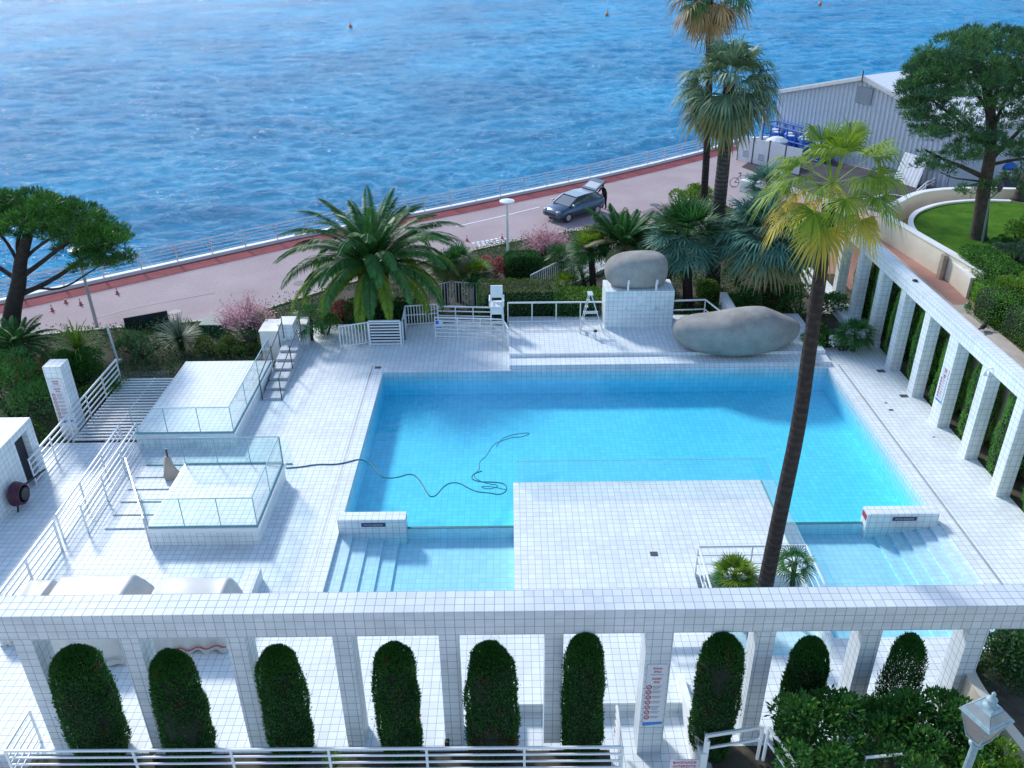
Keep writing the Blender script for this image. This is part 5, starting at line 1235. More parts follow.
# depth plate and small marks at the pool's far edge
dp = thing('depth_plate', 'small red depth plate on the far pool wall by the long boulder', 'sign', (12.35, 30.6, .1))
mb = MB(); mb.box(12.0, 12.55, 30.735, 30.748, .02, .14); mb.build('plate', 'signpink', dp); text('2,50 m', .1, (12.28, 30.73, .045), (1, 0, 0), (0, 0, 1), 'redtext', dp)
for side, x0, x1, lab in ((0, -5.22, -3.2, 'white tiled block with a paddling-pool inscription at the foot of the left steps'), (1, 10.5, 12.62, 'white tiled block with an inscription and red end plate by the right-hand steps')):
    bk = thing('tiled_block', lab, 'block', ((x0+x1)/2, 20.55, -.1))
    mb = MB(); mb.box(x0, x1, 20.36, 20.76, -.5, .42); mb.build('body', 'tile', bk)
    mb = MB(); xm = (x0+x1)/2+.05; mb.box(xm-.36, xm+.36, 20.352, 20.362, .17, .31); p_ = mb.build('plate', 'inkdark', bk)
    text('PATAUGEOIRE', .085, (xm, 20.349, .212), (1, 0, 0), (0, 0, 1), 'signpink', p_)
    if side: mb = MB(); mb.box(10.485, 10.495, 20.42, 20.72, .16, .34); mb.build('end_plate', 'redtext', bk)
# glass balustrade of the platform
gb = thing('glass_balustrade', 'clear glass balustrade on the far and right edges of the white platform', 'balustrade', (4, 22.75, 0))
for i in range(5): mb = MB(); a = .1+i*1.59; mb.box(a, a+1.57, 22.73, 22.745, 0.0, .85); mb.build('glass_panel', 'glass', gb)
for i in range(3): mb = MB(); a = 17.7+i*1.68; mb.box(7.985, 8.0, a, a+1.66, 0.0, .85); mb.build('glass_panel', 'glass', gb)
mb = MB(); mb.bar((.1, 22.738, .855), (8.0, 22.738, .855), .016, .012); mb.bar((7.99, 17.7, .855), (7.99, 22.73, .855), .016, .012); mb.build('top_edge', 'glass_edge', gb)
mb = MB(); mb.bar((7.99, 17.7, .0), (7.99, 22.73, .0), .05, .05); mb.build('base_rail', 'glass_edge', gb)
mb = MB(); q = G(654, 554, 0); mb.box(q.x-.11, q.x+.11, q.y-.1, q.y+.1, 0, .006); struct(mb.build('platform_drain', 'darkgrey'))
# planter railing
prl = thing('planter_railing', 'white railing round the palm planter in the platform', 'railing', (6.5, 18.3, 0))
corners = [(5.02, 16.6, 0), (5.02, 18.32, 0), (7.95, 18.32, 0), (7.95, 16.0, 0)]
for i, z in enumerate((.35, .65, .95)): mb = MB(); mb.tube([Vector(c)+Vector((0, 0, z)) for c in corners], .022 if i < 2 else .035, 6); mb.build('rail', 'white', prl)
for c in corners[:3]+[(6.5, 18.32, 0), (5.02, 17.3, 0)]: mb = MB(); mb.bar(c, (c[0], c[1], .96), .045); mb.build('post', 'white', prl)
# pool cleaning hose, and the tangle of thin cable by the platform
hp = [(286, 468), (300, 467), (318, 464), (335, 464.5), (348, 462), (358, 459), (366, 461), (373, 466), (379, 475), (387, 478.5), (398, 477.5), (408, 474), (415, 475), (421, 482), (427, 493), (431, 497.5), (437, 495), (442, 488), (449, 483), (459, 482.5), (468, 488), (477, 492), (490, 493), (500, 495), (507, 491), (506, 484), (495, 482), (480, 482), (471, 479), (473, 474), (482, 471)]
pts = [G(x, y, .02 if i < 6 else -.07) for i, (x, y) in enumerate(hp)]
mb = MB(); mb.tube(smooth(pts, 2), .021, 6); tag(mb.build('pool_hose', 'teal', smooth=True), 'dark teal hose snaking from the glass plinth into the pool', 'hose')
g = random.Random(2); pts = []
for (x, y) in ((505, 489), (492, 487), (478, 486), (489, 490), (501, 485), (484, 484), (472, 476), (480, 468), (478, 462), (486, 457), (490, 452), (494, 444), (503, 440), (512, 437), (522, 438), (531, 434), (527, 432), (512, 435), (501, 438), (496, 446)): pts.append(G(x+g.uniform(-1, 1), y+g.uniform(-.7, .7), -.075))
mb = MB(); mb.tube(smooth(pts, 2), .014, 5); tag(mb.build('pool_cable', 'teal', smooth=True), 'thin tangled cable floating near the corner of the white platform', 'cable')
# things on the left
fg = thing('wrapped_parasol', 'folded beige parasol base and blue cloth left by the near plinth', 'parasol', (-10.95, 23.3, 0))
mb = MB(); mb.lathe([(.10, 0), (.22, .1), (.24, .35), (.15, .6), (.08, .95)], 9, (-11.1, 23.1, 0), lambda a, z: 1+.25*math.sin(a*3+z*5)); mb.build('cover', 'beigefig', fg, smooth=True)
mb = MB(); mb.tube([(-11.1, 23.1, .4), (-11.08, 23.1, 1.25)], .035); mb.build('pole', 'darkgrey', fg)
mb = MB(); mb.lathe([(.26, 0), (.24, .05), (.06, .1)], 8, (-11.3, 22.8, 0)); mb.build('base', 'bluepaint', fg)
mb = MB(); mb.tube([(-10.7, 23.2, 0), (-10.7, 23.2, .5), (-9.9, 23.25, .5), (-9.9, 23.25, 0)], .018); tag(mb.build('low_hoop', 'alu'), 'low metal hoop beside the near plinth', 'hoop')
hr = thing('hose_reel', 'dark purple garden hose coiled on a reel against the white building', 'hose reel', (-15.3, 21.75, 0))
mb = MB()
for k in range(6):
    mb.tube([Vector((-15.42+.05*k, 21.75+.36*math.cos(a*.4488)*(1-.03*k), .52+.36*math.sin(a*.4488)*(1-.03*k))) for a in range(15)], .035, 6)
MAT['purplehose'] = plain('purple_hose', (.07, .015, .04), .5)
mb.build('hose', 'purplehose', hr, smooth=True)
mb = MB(); disc(mb, (-15.5, 21.75, .52), (1, 0, 0), .2, .4); mb.build('drum', 'black', hr)
mb = MB(); mb.bar((-15.35, 21.5, 0), (-15.35, 21.75, .52), .04); mb.bar((-15.35, 22.0, 0), (-15.35, 21.75, .52), .04); mb.tube([(-15.3, 22.05, .6), (-14.95, 22.35, .8), (-14.8, 22.6, .85)], .03); mb.build('stand', 'black', hr)
# tarpaulin-covered stacks behind the beam
def tarp(name, label, x0, x1, y0, y1, h, seed, wave):
    g = random.Random(seed); nx, ny = 56, 26; t_ = thing(name, label, 'covered stack', ((x0+x1)/2, (y0+y1)/2, 0)); vs = []; fs = []
    for j in range(ny+1):
        for i in range(nx+1):
            u = i/nx; v = j/ny; e = min(u, 1-u, v, 1-v); k = min(1, e/.13); top = h*(1-.05*math.sin(u*5+seed)*.5-.1*(abs(v-.5)*2)**2)
            z = top*(k**.6)+.03+(.018*math.sin(u*11+v*4)+.015*math.sin(v*8-u*3+seed))*k+.03*math.sin(u*30)*(1-k)
            fx = .05*math.sin(v*26+seed)*(1-k); fy = .05*math.sin(u*34+seed)*(1-k)*wave
            vs.append((x0+(x1-x0)*u+fx, y0+(y1-y0)*v+fy, z))
    for j in range(ny):
        for i in range(nx): a = j*(nx+1)+i; fs.append((a, a+1, a+nx+2, a+nx+1))
    mb = MB(); mb.add(vs, fs); o = mb.build('cover', 'tarp', t_, smooth=True)
    mb = MB()
    for k in range(7): mb.box(x0+.25, x1-.25, y0+.2-.05*(k % 2), y1-.25, .03+k*h*.115, .03+k*h*.115+h*.075)
    mb.build('mattress_stack', 'cap', t_)
    mb = MB(); mb.tube([(x0+(x1-x0)*u, y0-.04+.03*math.sin(u*34+seed)*wave, .16+.02*math.sin(u*30)+.25*(u > .55)*(u-.55)) for u in [.42+.56*k/40 for k in range(41)]], .018, 5); mb.build('trim', 'red' if wave > .7 else 'galv', t_)
    return t_
tarp('covered_stack', 'long pale stack of sunbeds under a white cover, partly hidden by the beam', -12.1, -9.55, 15.2, 17.6, 1.15, 1, .6)
tarp('covered_stack', 'stack under a white cover with orange edging behind the second pillar', -9.45, -7.1, 15.6, 17.45, 1.1, 4, 1.0)
tarp('covered_stack', 'low white covered heap against the left railing', -13.05, -12.1, 15.9, 17.8, .75, 7, .5)
mb = MB(); mb.box(-7.35, -6.95, 16.9, 18.3, 0, .42); tag(mb.build('low_bench', 'tile', bevel=.01), 'low white tiled bench end behind the beam near the pool corner', 'bench')
# front railing with planter
fr_ = railing('balcony_railing', 'white five-bar railing along the cypress planter at the bottom', [(-10.6, 13.05, 0), (-10.6, 12.02, 0), (-7.95, 12.0, 0), (2.2, 11.95, 0), (2.2, 13.0, 0)], .95, 5, 2.2, r=.026, pr=.03)
mb = MB(); q = Yp(150, 742, 12.45); mb.lathe([(.03, 0), (.06, .02), (.06, .22), (.03, .3)], 8, (q.x, 12.45, -.06)); mb.cur = 1; mb.ball((q.x, 12.45, .36), .08, 10, 8)
tag(mb.build('garden_spotlight', ['black', 'darkgrey']), 'small dark spotlight in the planter by the second cypress', 'spotlight')
q = Yp(447, 745, 12.74)
mb = MB(); mb.box(q.x-.05, q.x+.05, 12.72, 12.82, q.z-.02, q.z+.1); mb.tube([(q.x, 12.77, q.z), (q.x, 12.77, -.06)], .015); tag(mb.build('garden_spotlight', 'black'), 'tiny black spotlight at the foot of the fourth pillar', 'spotlight')
q = Yp(330, 750, 12.3); shrub('small_plant', 'tiny yellow-flowered plant in the planter behind the railing', (q.x, 12.3, -.06), [((0, 0, .3), .16), ((.15, 0, .22), .12)], 260, .08, ('shrub_bright', 'hedge_lit_yellow'), (.6, .4), cat='plant')
# stair handrail group by the warning sign
sw = thing('stair_parapet', 'sloping white parapet of the stairs beside the rules sign', 'parapet', (4.0, 13, 0))
mb = MB(); mb.add([(3.86, 12.0, -.6), (4.0, 12.0, -.6), (4.0, 14.6, -.3), (3.86, 14.6, -.3), (3.86, 12.0, .62), (4.0, 12.0, .62), (4.0, 14.6, .18), (3.86, 14.6, .18)], [(3,2,1,0),(4,5,6,7),(0,1,5,4),(1,2,6,5),(2,3,7,6),(3,0,4,7)]); mb.build('wall', 'white_wall', sw)
mb = MB(); mb.tube([(4.0, 13.2, .75), (4.0, 12.05, .95), (4.0, 12.05, .1)], .035); mb.build('handrail', 'white', sw)
railing('handrail', 'white two-bar handrail frame in front of the ragged-footed cypress', [G(702, 768, .1), G(757, 759, .1)], 1.0, 2, 2.0, r=.035, pr=.035, low=.62)
railing('handrail', 'white sloping handrail right of the two-bar frame', [G(763, 760, .1), G(790, 800, -.2)], 1.0, 2, 2.0, r=.035, pr=.035, low=.62)
mb = MB(); a = Vector((3.75, 12.6, 0)); mb.box(3.1, 5.0, 11.2, 12.0, -.35, -.3); struct(mb.build('stair_landing', 'dark'))
wsn = thing('warning_sign', 'white warning sign in red capitals at the bottom edge', 'sign', (0, 0, 0)); q0 = G(671, 761, .55); q1 = G(699, 759, .55)
yy = (q0.y+q1.y)/2; wsn.location = ((q0.x+q1.x)/2, yy, 0); wd = q1.x-q0.x
mb = MB(); mb.box(q0.x, q1.x, yy, yy+.02, .2, .55); bd = mb.build('board', 'signpink', wsn)
text('BAIGNADE', .10, ((q0.x+q1.x)/2, yy-.004, .44), (1, 0, 0), (0, 0, 1), 'redtext', bd); text('INTERDITE', .10, ((q0.x+q1.x)/2, yy-.004, .32), (1, 0, 0), (0, 0, 1), 'redtext', bd)
for x in (q0.x+.05, q1.x-.05): mb = MB(); mb.bar((x, yy+.03, -.35), (x, yy+.03, .5), .03); mb.build('leg', 'white', wsn)
# white bench-like rail under the beam, right of the rules sign
rb = railing('bench_rail', 'white low rail with a solid lower panel behind the rules sign pillar', [(3.35, 15.9, 0), (5.0, 15.9, 0)], .8, 2, 1.7, r=.03, low=.3)
mb = MB(); mb.box(3.38, 4.97, 15.88, 15.92, .28, .52); mb.build('panel', 'white', rb)
# tubular white frames at the bottom edge
tf = thing('tubular_frame', 'white tubular frame in front of the leafy bush', 'handrail', G(885, 790, 0)); q = [Yp(862, 772, 10.6), Yp(866, 757.5, 10.6), Yp(906, 754, 10.6), Yp(902, 772, 10.6)]
mb = MB(); mb.tube([q[0]-Vector((0, 0, 1.0)), q[0], q[1], q[2], q[3], q[3]-Vector((0, 0, 1.0))], .03, 8); mb.build('tube', 'white', tf)
tf = thing('curved_handrail', 'curved white handrail end at the bottom edge beside the tubular frame', 'handrail', G(850, 790, 0)); c_ = Yp(851, 772, 10.5)
mb = MB(); mb.tube([c_+Vector((.11*math.cos(a*.3927), 0, .11*math.sin(a*.3927))) for a in range(0, 9)]+[c_+Vector((-.11, 0, -.8))], .035, 8); mb.build('tube', 'white', tf)

# street lantern at bottom right
q = Yp(986, 716, 9.3); lx, ly, lz = q.x, 9.3, q.z-.18
ln = thing('street_lantern', 'pale blue-grey four-sided street lantern on a post at the bottom corner', 'street lamp', (lx, ly, 0))
mb = MB(); mb.tube([(lx, ly, -.5), (lx, ly, lz-.44)], [.09, .06], 12); mb.build('post', 'patina', ln)
mb = MB(); mb.lathe([(.05, 0), (.11, .03), (.11, .07), (.06, .10), (.05, .2)], 12, (lx, ly, lz-.50)); mb.build('collar', 'patina', ln)
def sq(r, z): return [(lx-r, ly-r, z), (lx+r, ly-r, z), (lx+r, ly+r, z), (lx-r, ly+r, z)]
AN = math.radians(24)
def rotz(ps): return [(lx+(x-lx)*math.cos(AN)-(y-ly)*math.sin(AN), ly+(x-lx)*math.sin(AN)+(y-ly)*math.cos(AN), z) for x, y, z in ps]
def frust(mb, r0, z0, r1, z1): mb.add(rotz(sq(r0, z0)+sq(r1, z1)), [(3,2,1,0),(4,5,6,7),(0,1,5,4),(1,2,6,5),(2,3,7,6),(3,0,4,7)])
mb = MB(); frust(mb, .12, lz-.30, .25, lz+.2); mb.build('glass', 'lampglass', ln)
mb = MB(); A_ = rotz(sq(.125, lz-.31)); B_ = rotz(sq(.25, lz+.2))
for a, b in zip(A_, B_): mb.bar(a, b, .022)
for P4 in (A_, B_):
    for a, b in zip(P4, P4[1:]+P4[:1]): mb.bar(a, b, .03, .03)
mb.build('frame', 'patina', ln)
mb = MB(); frust(mb, .285, lz+.205, .27, lz+.235); frust(mb, .262, lz+.236, .13, lz+.41); frust(mb, .135, lz+.411, .12, lz+.43); mb.build('roof', 'patina', ln)
MAT['lantern_panel'] = plain('lantern_roof_panel', (.26, .30, .31), .35, var=.2)
mb = MB(); fr0 = rotz(sq(.235, lz+.272)); fr1 = rotz(sq(.155, lz+.38))
for k in range(4):
    k2 = (k+1) % 4; c4 = [Vector(fr0[k]), Vector(fr0[k2]), Vector(fr1[k2]), Vector(fr1[k])]; nn = (c4[1]-c4[0]).cross(c4[3]-c4[0]).normalized()*.006
    mb.quad(*[p+nn for p in c4])
mb.build('roof_pane', 'lantern_panel', ln)
mb = MB(); mb.lathe([(.10, 0), (.11, .03), (.06, .06), (.05, .10), (.085, .12), (.085, .16), (.04, .2), (.025, .25), (.035, .27), (.01, .31)], 14, (lx, ly, lz+.40)); mb.build('finial', 'patina', ln)

# street lamps, poles
b = G(508, 276, -.42); sl2 = thing('street_lamp', 'white street lamp with a flat disc head beside the rounded hedge', 'street lamp', b)
tp_ = Yp(509, 203, b.y); mb = MB(); mb.tube([b, (b.x, b.y, tp_.z)], [.085, .055], 10); mb.build('post', 'white', sl2)
mb = MB(); mb.lathe([(.08, -.05), (.25, .0), (.38, .05), (.38, .12), (.2, .18), (.05, .2)], 20, (b.x, b.y, tp_.z)); mb.build('lamp_head', 'white', sl2, smooth=False)
b = G(98, 330, ZP); pt_ = Yp(83, 276, b.y); lp2 = thing('lamp_pole', 'plain grey pole rising into the stone pine crown', 'pole', b); mb = MB(); mb.tube([b, (b.x, b.y, pt_.z+1.2)], [.09, .06], 8); mb.build('post', 'galv', lp2); mb = MB(); mb.lathe([(.06, 0), (.4, .05), (.4, .1), (.06, .16)], 12, (b.x, b.y, pt_.z+1.2)); mb.build('lamp_head', 'galv', lp2)
b = G(118, 362, -.3); mb = MB(); mb.tube([b, Yp(107, 326, b.y)], .05, 8); mb.cur = 1; mb.box(b.x-.14, b.x+.14, b.y-.14, b.y+.14, -.3, -.2); tag(mb.build('white_stake', ['white', 'cap']), 'short white pole at the corner of the slatted grille', 'pole')
b = G(982, 243, LAWN_Z); t2 = Yp(1000, 192, b.y-.0); gl_ = thing('garden_lamp', 'green leaning garden lamp on the lawn beside the pine', 'street lamp', b)
mb = MB(); mb.tube([b, (t2.x-.35, b.y, t2.z-.3), (t2.x-.08, b.y, t2.z)], [.05, .035, .03], 8); mb.build('post', 'greenpost', gl_)
mb = MB(); mb.lathe([(.05, 0), (.13, .22), (.16, .25), (.09, .36), (.03, .42)], 8, (t2.x-.05, b.y, t2.z)); mb.build('lantern', 'darkgrey', gl_)

# promenade things
CONE_G = 'small red cones on the promenade'
cone0 = None
for i, (px, py, lab) in enumerate(((117.5, 294, 'small red cone below the sea railing, nearest the grey pole'), (81, 305, 'small red cone on the red strip beside the grey pole'), (66, 303, 'small red cone left of the one by the grey pole'), (52.5, 311, 'lone red cone farthest out on the paving near the stone pine'), (467, 241, 'small red cone at the left end of the chequered road marks'), (502, 239, 'small red cone at the right end of the chequered road marks'))):
    b = G(px, py, ZP)
    if cone0 is None:
        cone0 = thing('traffic_cone', lab, 'cone', b, CONE_G); mb = MB(); mb.lathe([(.085, .03), (.055, .16), (.02, .34), (.012, .36)], 10, b); mb.build('cone', 'orange', cone0); mb = MB(); mb.box(b.x-.10, b.x+.10, b.y-.10, b.y+.10, b.z, b.z+.03); mb.build('foot', 'orange', cone0); mb = MB(); mb.lathe([(.050, .19), (.036, .26)], 10, b); mb.build('band', 'white', cone0)
    else: repeat(cone0, b, lab)
b = G(150, 338, ZP); dk = thing('dark_panel', 'dark blue-black site panel standing beyond the shrubs', 'panel', b)
a_, b2 = G(129, 342, ZP), G(172, 334, ZP); mb = MB(); mb.bar((a_.x, a_.y, ZP+.72), (b2.x, b2.y, ZP+.72), .12, 1.0); mb.build('board', 'dark', dk); mb = MB(); mb.bar((a_.x, a_.y, ZP), (a_.x, a_.y, ZP+.2), .1); mb.bar((b2.x, b2.y, ZP), (b2.x, b2.y, ZP+.2), .1); mb.build('feet', 'darkgrey', dk)
b = G(217, 342, ZP); gb2 = thing('green_bin', 'dark green rounded bin beside the pink shrub', 'bin', b); mb = MB(); mb.box(b.x-.5, b.x+.5, b.y-.4, b.y+.4, ZP+.05, ZP+.95); mb.build('body', 'greenbox', gb2, bevel=.06); mb = MB(); mb.box(b.x-.54, b.x+.54, b.y-.44, b.y+.44, ZP+.96, ZP+1.06); mb.build('lid', 'greenbox', gb2, bevel=.03)
# parked hatchback with its tailgate up
def car():
    r = thing('parked_car', 'dark blue-grey hatchback parked by the sea railing with its tailgate open', 'car', (0, 0, 0))
    X = [2.10, 2.02, 1.75, 1.2, .85, .3, -.5, -1.2, -1.75, -2.0, -2.08]
    hw = [.62, .78, .85, .87, .88, .88, .88, .88, .86, .80, .72]; zb = [.42, .30, .24, .22, .22, .22, .22, .22, .25, .34, .42]; zt = [.58, .72, .84, .93, .98, 1.0, 1.02, 1.03, 1.03, .98, .9]
    vs = []; fs = []; n = 10
    for x, w_, a, b in zip(X, hw, zb, zt):
        for (u, v) in ((-.82, 0), (-1, .18), (-1.02, .5), (-.97, .86), (-.80, 1), (.80, 1), (.97, .86), (1.02, .5), (1, .18), (.82, 0)): vs.append((x, u*w_, a+(b-a)*v))
    for i in range(len(X)-1):
        for k in range(n): k2 = (k+1) % n; fs.append((i*n+k, (i+1)*n+k, (i+1)*n+k2, i*n+k2))
    fs += [tuple(range(n)), tuple((len(X)-1)*n+k for k in range(n))[::-1]]
    mb = MB(); mb.add(vs, fs); mb.build('body', 'carpaint', r, smooth=True)
    gx = [(.95, 1.22), (.25, .55), (-1.2, -1.2), (-1.78, -1.95)]
    mb = MB(); b4 = [(1.15, .74, .97), (-1.92, .74, 1.02)]; mb.add([(1.15, -.76, .96), (1.15, .76, .96), (.30, .62, 1.42), (.30, -.62, 1.42), (-1.30, -.62, 1.43), (-1.30, .62, 1.43), (-1.92, .74, 1.0), (-1.92, -.74, 1.0)],
        [(0, 1, 2, 3), (3, 2, 5, 4), (0, 3, 4, 7), (1, 6, 5, 2), (4, 5, 6, 7)]); mb.build('windows', 'carglass', r)
    MAT['carroof'] = plain('silvered_car_roof', (.34, .40, .45), .25, metal=.4, var=.03)
    mb = MB(); mb.add([(.42, -.62, 1.425), (.42, .62, 1.425), (-.45, .64, 1.475), (-.45, -.64, 1.475), (-1.34, .61, 1.44), (-1.34, -.61, 1.44), (.42, -.62, 1.40), (.42, .62, 1.40), (-1.34, .61, 1.41), (-1.34, -.61, 1.41)], [(0, 1, 2, 3), (3, 2, 4, 5), (0, 3, 5, 9, 6), (1, 7, 8, 4, 2), (0, 6, 7, 1), (5, 4, 8, 9)]); mb.build('roof', 'carroof', r)
    for s in (-1, 1):
        mb = MB(); mb.bar((1.17, .745*s, .97), (.32, .615*s, 1.42), .06, .05); mb.bar((-.42, .70*s, 1.0), (-.42, .632*s, 1.42), .05, .07); mb.bar((-1.92, .735*s, 1.0), (-1.3, .625*s, 1.43), .10, .06); mb.bar((1.15, .76*s, .965), (-1.92, .75*s, 1.01), .04, .05); mb.build('window_pillar', 'carpaint', r)
        mb = MB(); mb.ball((.95, .96*s, 1.02), (.09, .13, .08), 10, 6); mb.build('mirror', 'carroof', r, smooth=True)
        mb = MB(); mb.ball((1.93, .58*s, .70), (.16, .20, .09), 12, 8); mb.build('headlight', 'lampglass', r, smooth=True)
        mb = MB(); mb.box(-2.09, -2.0, .55*s-.12, .55*s+.12, .72, .95); mb.build('tail_light', 'red', r)
        for x in (1.32, -1.28):
            c = Vector((x, .80*s, .31)); mb = MB(); prof = [(.19, -.10), (.29, -.10), (.315, -.06), (.315, .06), (.29, .10), (.19, .10)]
            vs = []; fs = []; K = 22
            for rr, yy_ in prof:
                for k in range(K): vs.append((c.x+rr*math.cos(6.2832*k/K), c.y+yy_, c.z+rr*math.sin(6.2832*k/K)))
            for i in range(len(prof)-1):
                for k in range(K): k2 = (k+1) % K; fs.append((i*K+k, i*K+k2, (i+1)*K+k2, (i+1)*K+k))
            mb.add(vs, fs); wl = mb.build('wheel', 'black', r)
            mb = MB(); mb.tube([c+Vector((0, .095*s, 0)), c+Vector((0, .06*s, 0))], .195, 20); mb.build('rim', 'alu', wl)
    mb = MB(); mb.box(2.05, 2.115, -.5, .5, .44, .60); mb.build('grille', 'black', r)
    mb = MB(); mb.box(-2.085, -2.02, -.58, .58, .55, 1.0); mb.build('boot_opening', 'black', r)
    # raised tailgate hinged at the back of the roof
    tg_a = Vector((-1.32, 0, 1.46)); tg_b = Vector((-2.25, 0, 1.92))
    mb = MB(); sd = Vector((0, .62, 0)); nn = (tg_b-tg_a).cross(sd).normalized()*.05; c4 = [tg_a-sd, tg_a+sd, tg_b+sd*.95, tg_b-sd*.95]
    mb.add([p-nn for p in c4]+[p+nn for p in c4], [(3,2,1,0),(4,5,6,7),(0,1,5,4),(1,2,6,5),(2,3,7,6),(3,0,4,7)]); tgo = mb.build('tailgate', 'carpaint', r)
    mb = MB(); c5 = [tg_a.lerp(tg_b, .15)-sd*.82, tg_a.lerp(tg_b, .15)+sd*.82, tg_a.lerp(tg_b, .68)+sd*.8, tg_a.lerp(tg_b, .68)-sd*.8]; up_ = nn if nn.z > 0 else -nn
    mb.quad(*[p+up_*1.1 for p in c5]); mb.quad(*[p-up_*1.1 for p in c5]); mb.build('rear_window', 'carroof', tgo)
    return r
cr = car(); cr.location = (4.15, 54.25, ZP+.005); cr.rotation_euler = (0, 0, math.atan2(-1.81, -2.14))

# ---- people: one continuous skinned body each
def person(label, joints, edges, radii, loc, rz, mats, pick, children=None):
    me = bpy.data.meshes.new('person'); me.from_pydata(joints, edges, []); o = bpy.data.objects.new('person', me); COL.objects.link(o)
    md = o.modifiers.new('skin', 'SKIN'); md.branch_smoothing = .6; md.use_smooth_shade = True
    for i, v in enumerate(me.skin_vertices[0].data): v.radius = (radii[i]*1.2, radii[i]*1.2); v.use_root = (i == 0)
    sub = o.modifiers.new('sub', 'SUBSURF'); sub.levels = 2; sub.render_levels = 2
    dg = bpy.context.evaluated_depsgraph_get(); m2 = bpy.data.meshes.new_from_object(o.evaluated_get(dg)); o.modifiers.clear(); o.data = m2; m2.name = 'person'
    m2.materials.clear()
    for m in mats: m2.materials.append(MAT[m])
    for p in m2.polygons: p.material_index = pick(p.center); p.use_smooth = True
    o.location = loc; o.rotation_euler = (0, 0, rz); return tag(o, label, 'person')
def body(pose):
    """joints facing +y; pose gives (x, y, z) for hands, elbows, knees, feet, lean"""
    J = [(0, 0, .95), (0, pose['lean']*.12, 1.12), (0, pose['lean']*.3, 1.34), (0, pose['lean']*.38, 1.46), (0, pose['lean']*.42+.01, 1.54), (0, pose['lean']*.46+.02, 1.63), (0, pose['lean']*.47+.02, 1.71)]
    Rr = [.155, .145, .155, .085, .055, .095, .075]; E = [(0, 1), (1, 2), (2, 3), (3, 4), (4, 5), (5, 6)]
    def add(p, r, frm): J.append(tuple(p)); Rr.append(r); E.append((frm, len(J)-1)); return len(J)-1
    for s, k in ((-1, 'l'), (1, 'r')):
        sh = add((.185*s, pose['lean']*.34, 1.40), .062, 2); el = add(pose['e'+k], .046, sh); ha = add(pose['h'+k], .034, el)
        d = (Vector(pose['h'+k])-Vector(pose['e'+k])).normalized(); pa = add(Vector(pose['h'+k])+d*.07, .034, ha)
        sd = d.cross(Vector((1, 0, 0))).normalized()
        for f_, (o_, l_) in enumerate(((-.028, .075), (-.010, .088), (.010, .082), (.027, .065))):
            a = add(Vector(pose['h'+k])+d*.115+sd*o_, .010, pa); add(Vector(pose['h'+k])+d*(.115+l_*.8)+sd*o_*1.1+Vector((-.012*s, 0, 0)), .008, a)
        a = add(Vector(pose['h'+k])+d*.06+sd*.05, .011, ha); add(Vector(pose['h'+k])+d*.10+sd*.07, .009, a)
        hp_ = add((.095*s, 0, .88), .095, 0); kn = add(pose['k'+k], .066, hp_); an_ = add(pose['f'+k], .046, kn); add(Vector(pose['f'+k])+Vector((0, .14, -.045)), .042, an_)
    return J, E, Rr
pose = dict(lean=.10, el=(-.26, -.10, 1.15), hl=(-.24, .08, .96), er=(.26, .14, 1.14), hr=(.22, .32, 1.02), kl=(-.10, .20, .52), fl=(-.10, .26, .09), kr=(.10, -.02, .50), fr=(.10, -.30, .12))
J, E, Rr = body(pose); q = G(884, 193.5, ZP)
person('man in white overalls walking across the dark service yard', J, E, Rr, (q.x, q.y, ZP+.02), R(75), ('cloth_white', 'skin', 'hair', 'cloth_black'), lambda c: 2 if c.z > 1.69 or (c.z > 1.60 and c.y < .03) else 1 if c.z > 1.50 or (abs(c.x) > .19 and c.z < 1.0 and c.z > .80 and abs(c.y) > .05 and abs(c.x) > .205) else 3 if c.z < .10 else 0)
pose = dict(lean=.55, el=(-.25, .30, 1.18), hl=(-.17, .52, 1.10), er=(.25, .30, 1.20), hr=(.17, .54, 1.12), kl=(-.10, .04, .50), fl=(-.11, -.02, .08), kr=(.10, .06, .50), fr=(.12, .02, .08))
J, E, Rr = body(pose); hd = math.atan2(-1.81, -2.14); bk = Vector((4.15, 54.25, 0)) - Vector((math.cos(hd), math.sin(hd), 0))*2.5 + Vector((math.sin(hd), -math.cos(hd), 0))*-.35
person('person in black clothes bending into the open boot of the parked car', J, E, Rr, (bk.x, bk.y, ZP+.02), hd-math.pi/2, ('cloth_black', 'skin', 'hair'), lambda c: 2 if c.z > 1.60 else 1 if (c.z > 1.52 and c.y > .2) or (c.y > .53 and c.z < 1.15) else 0)

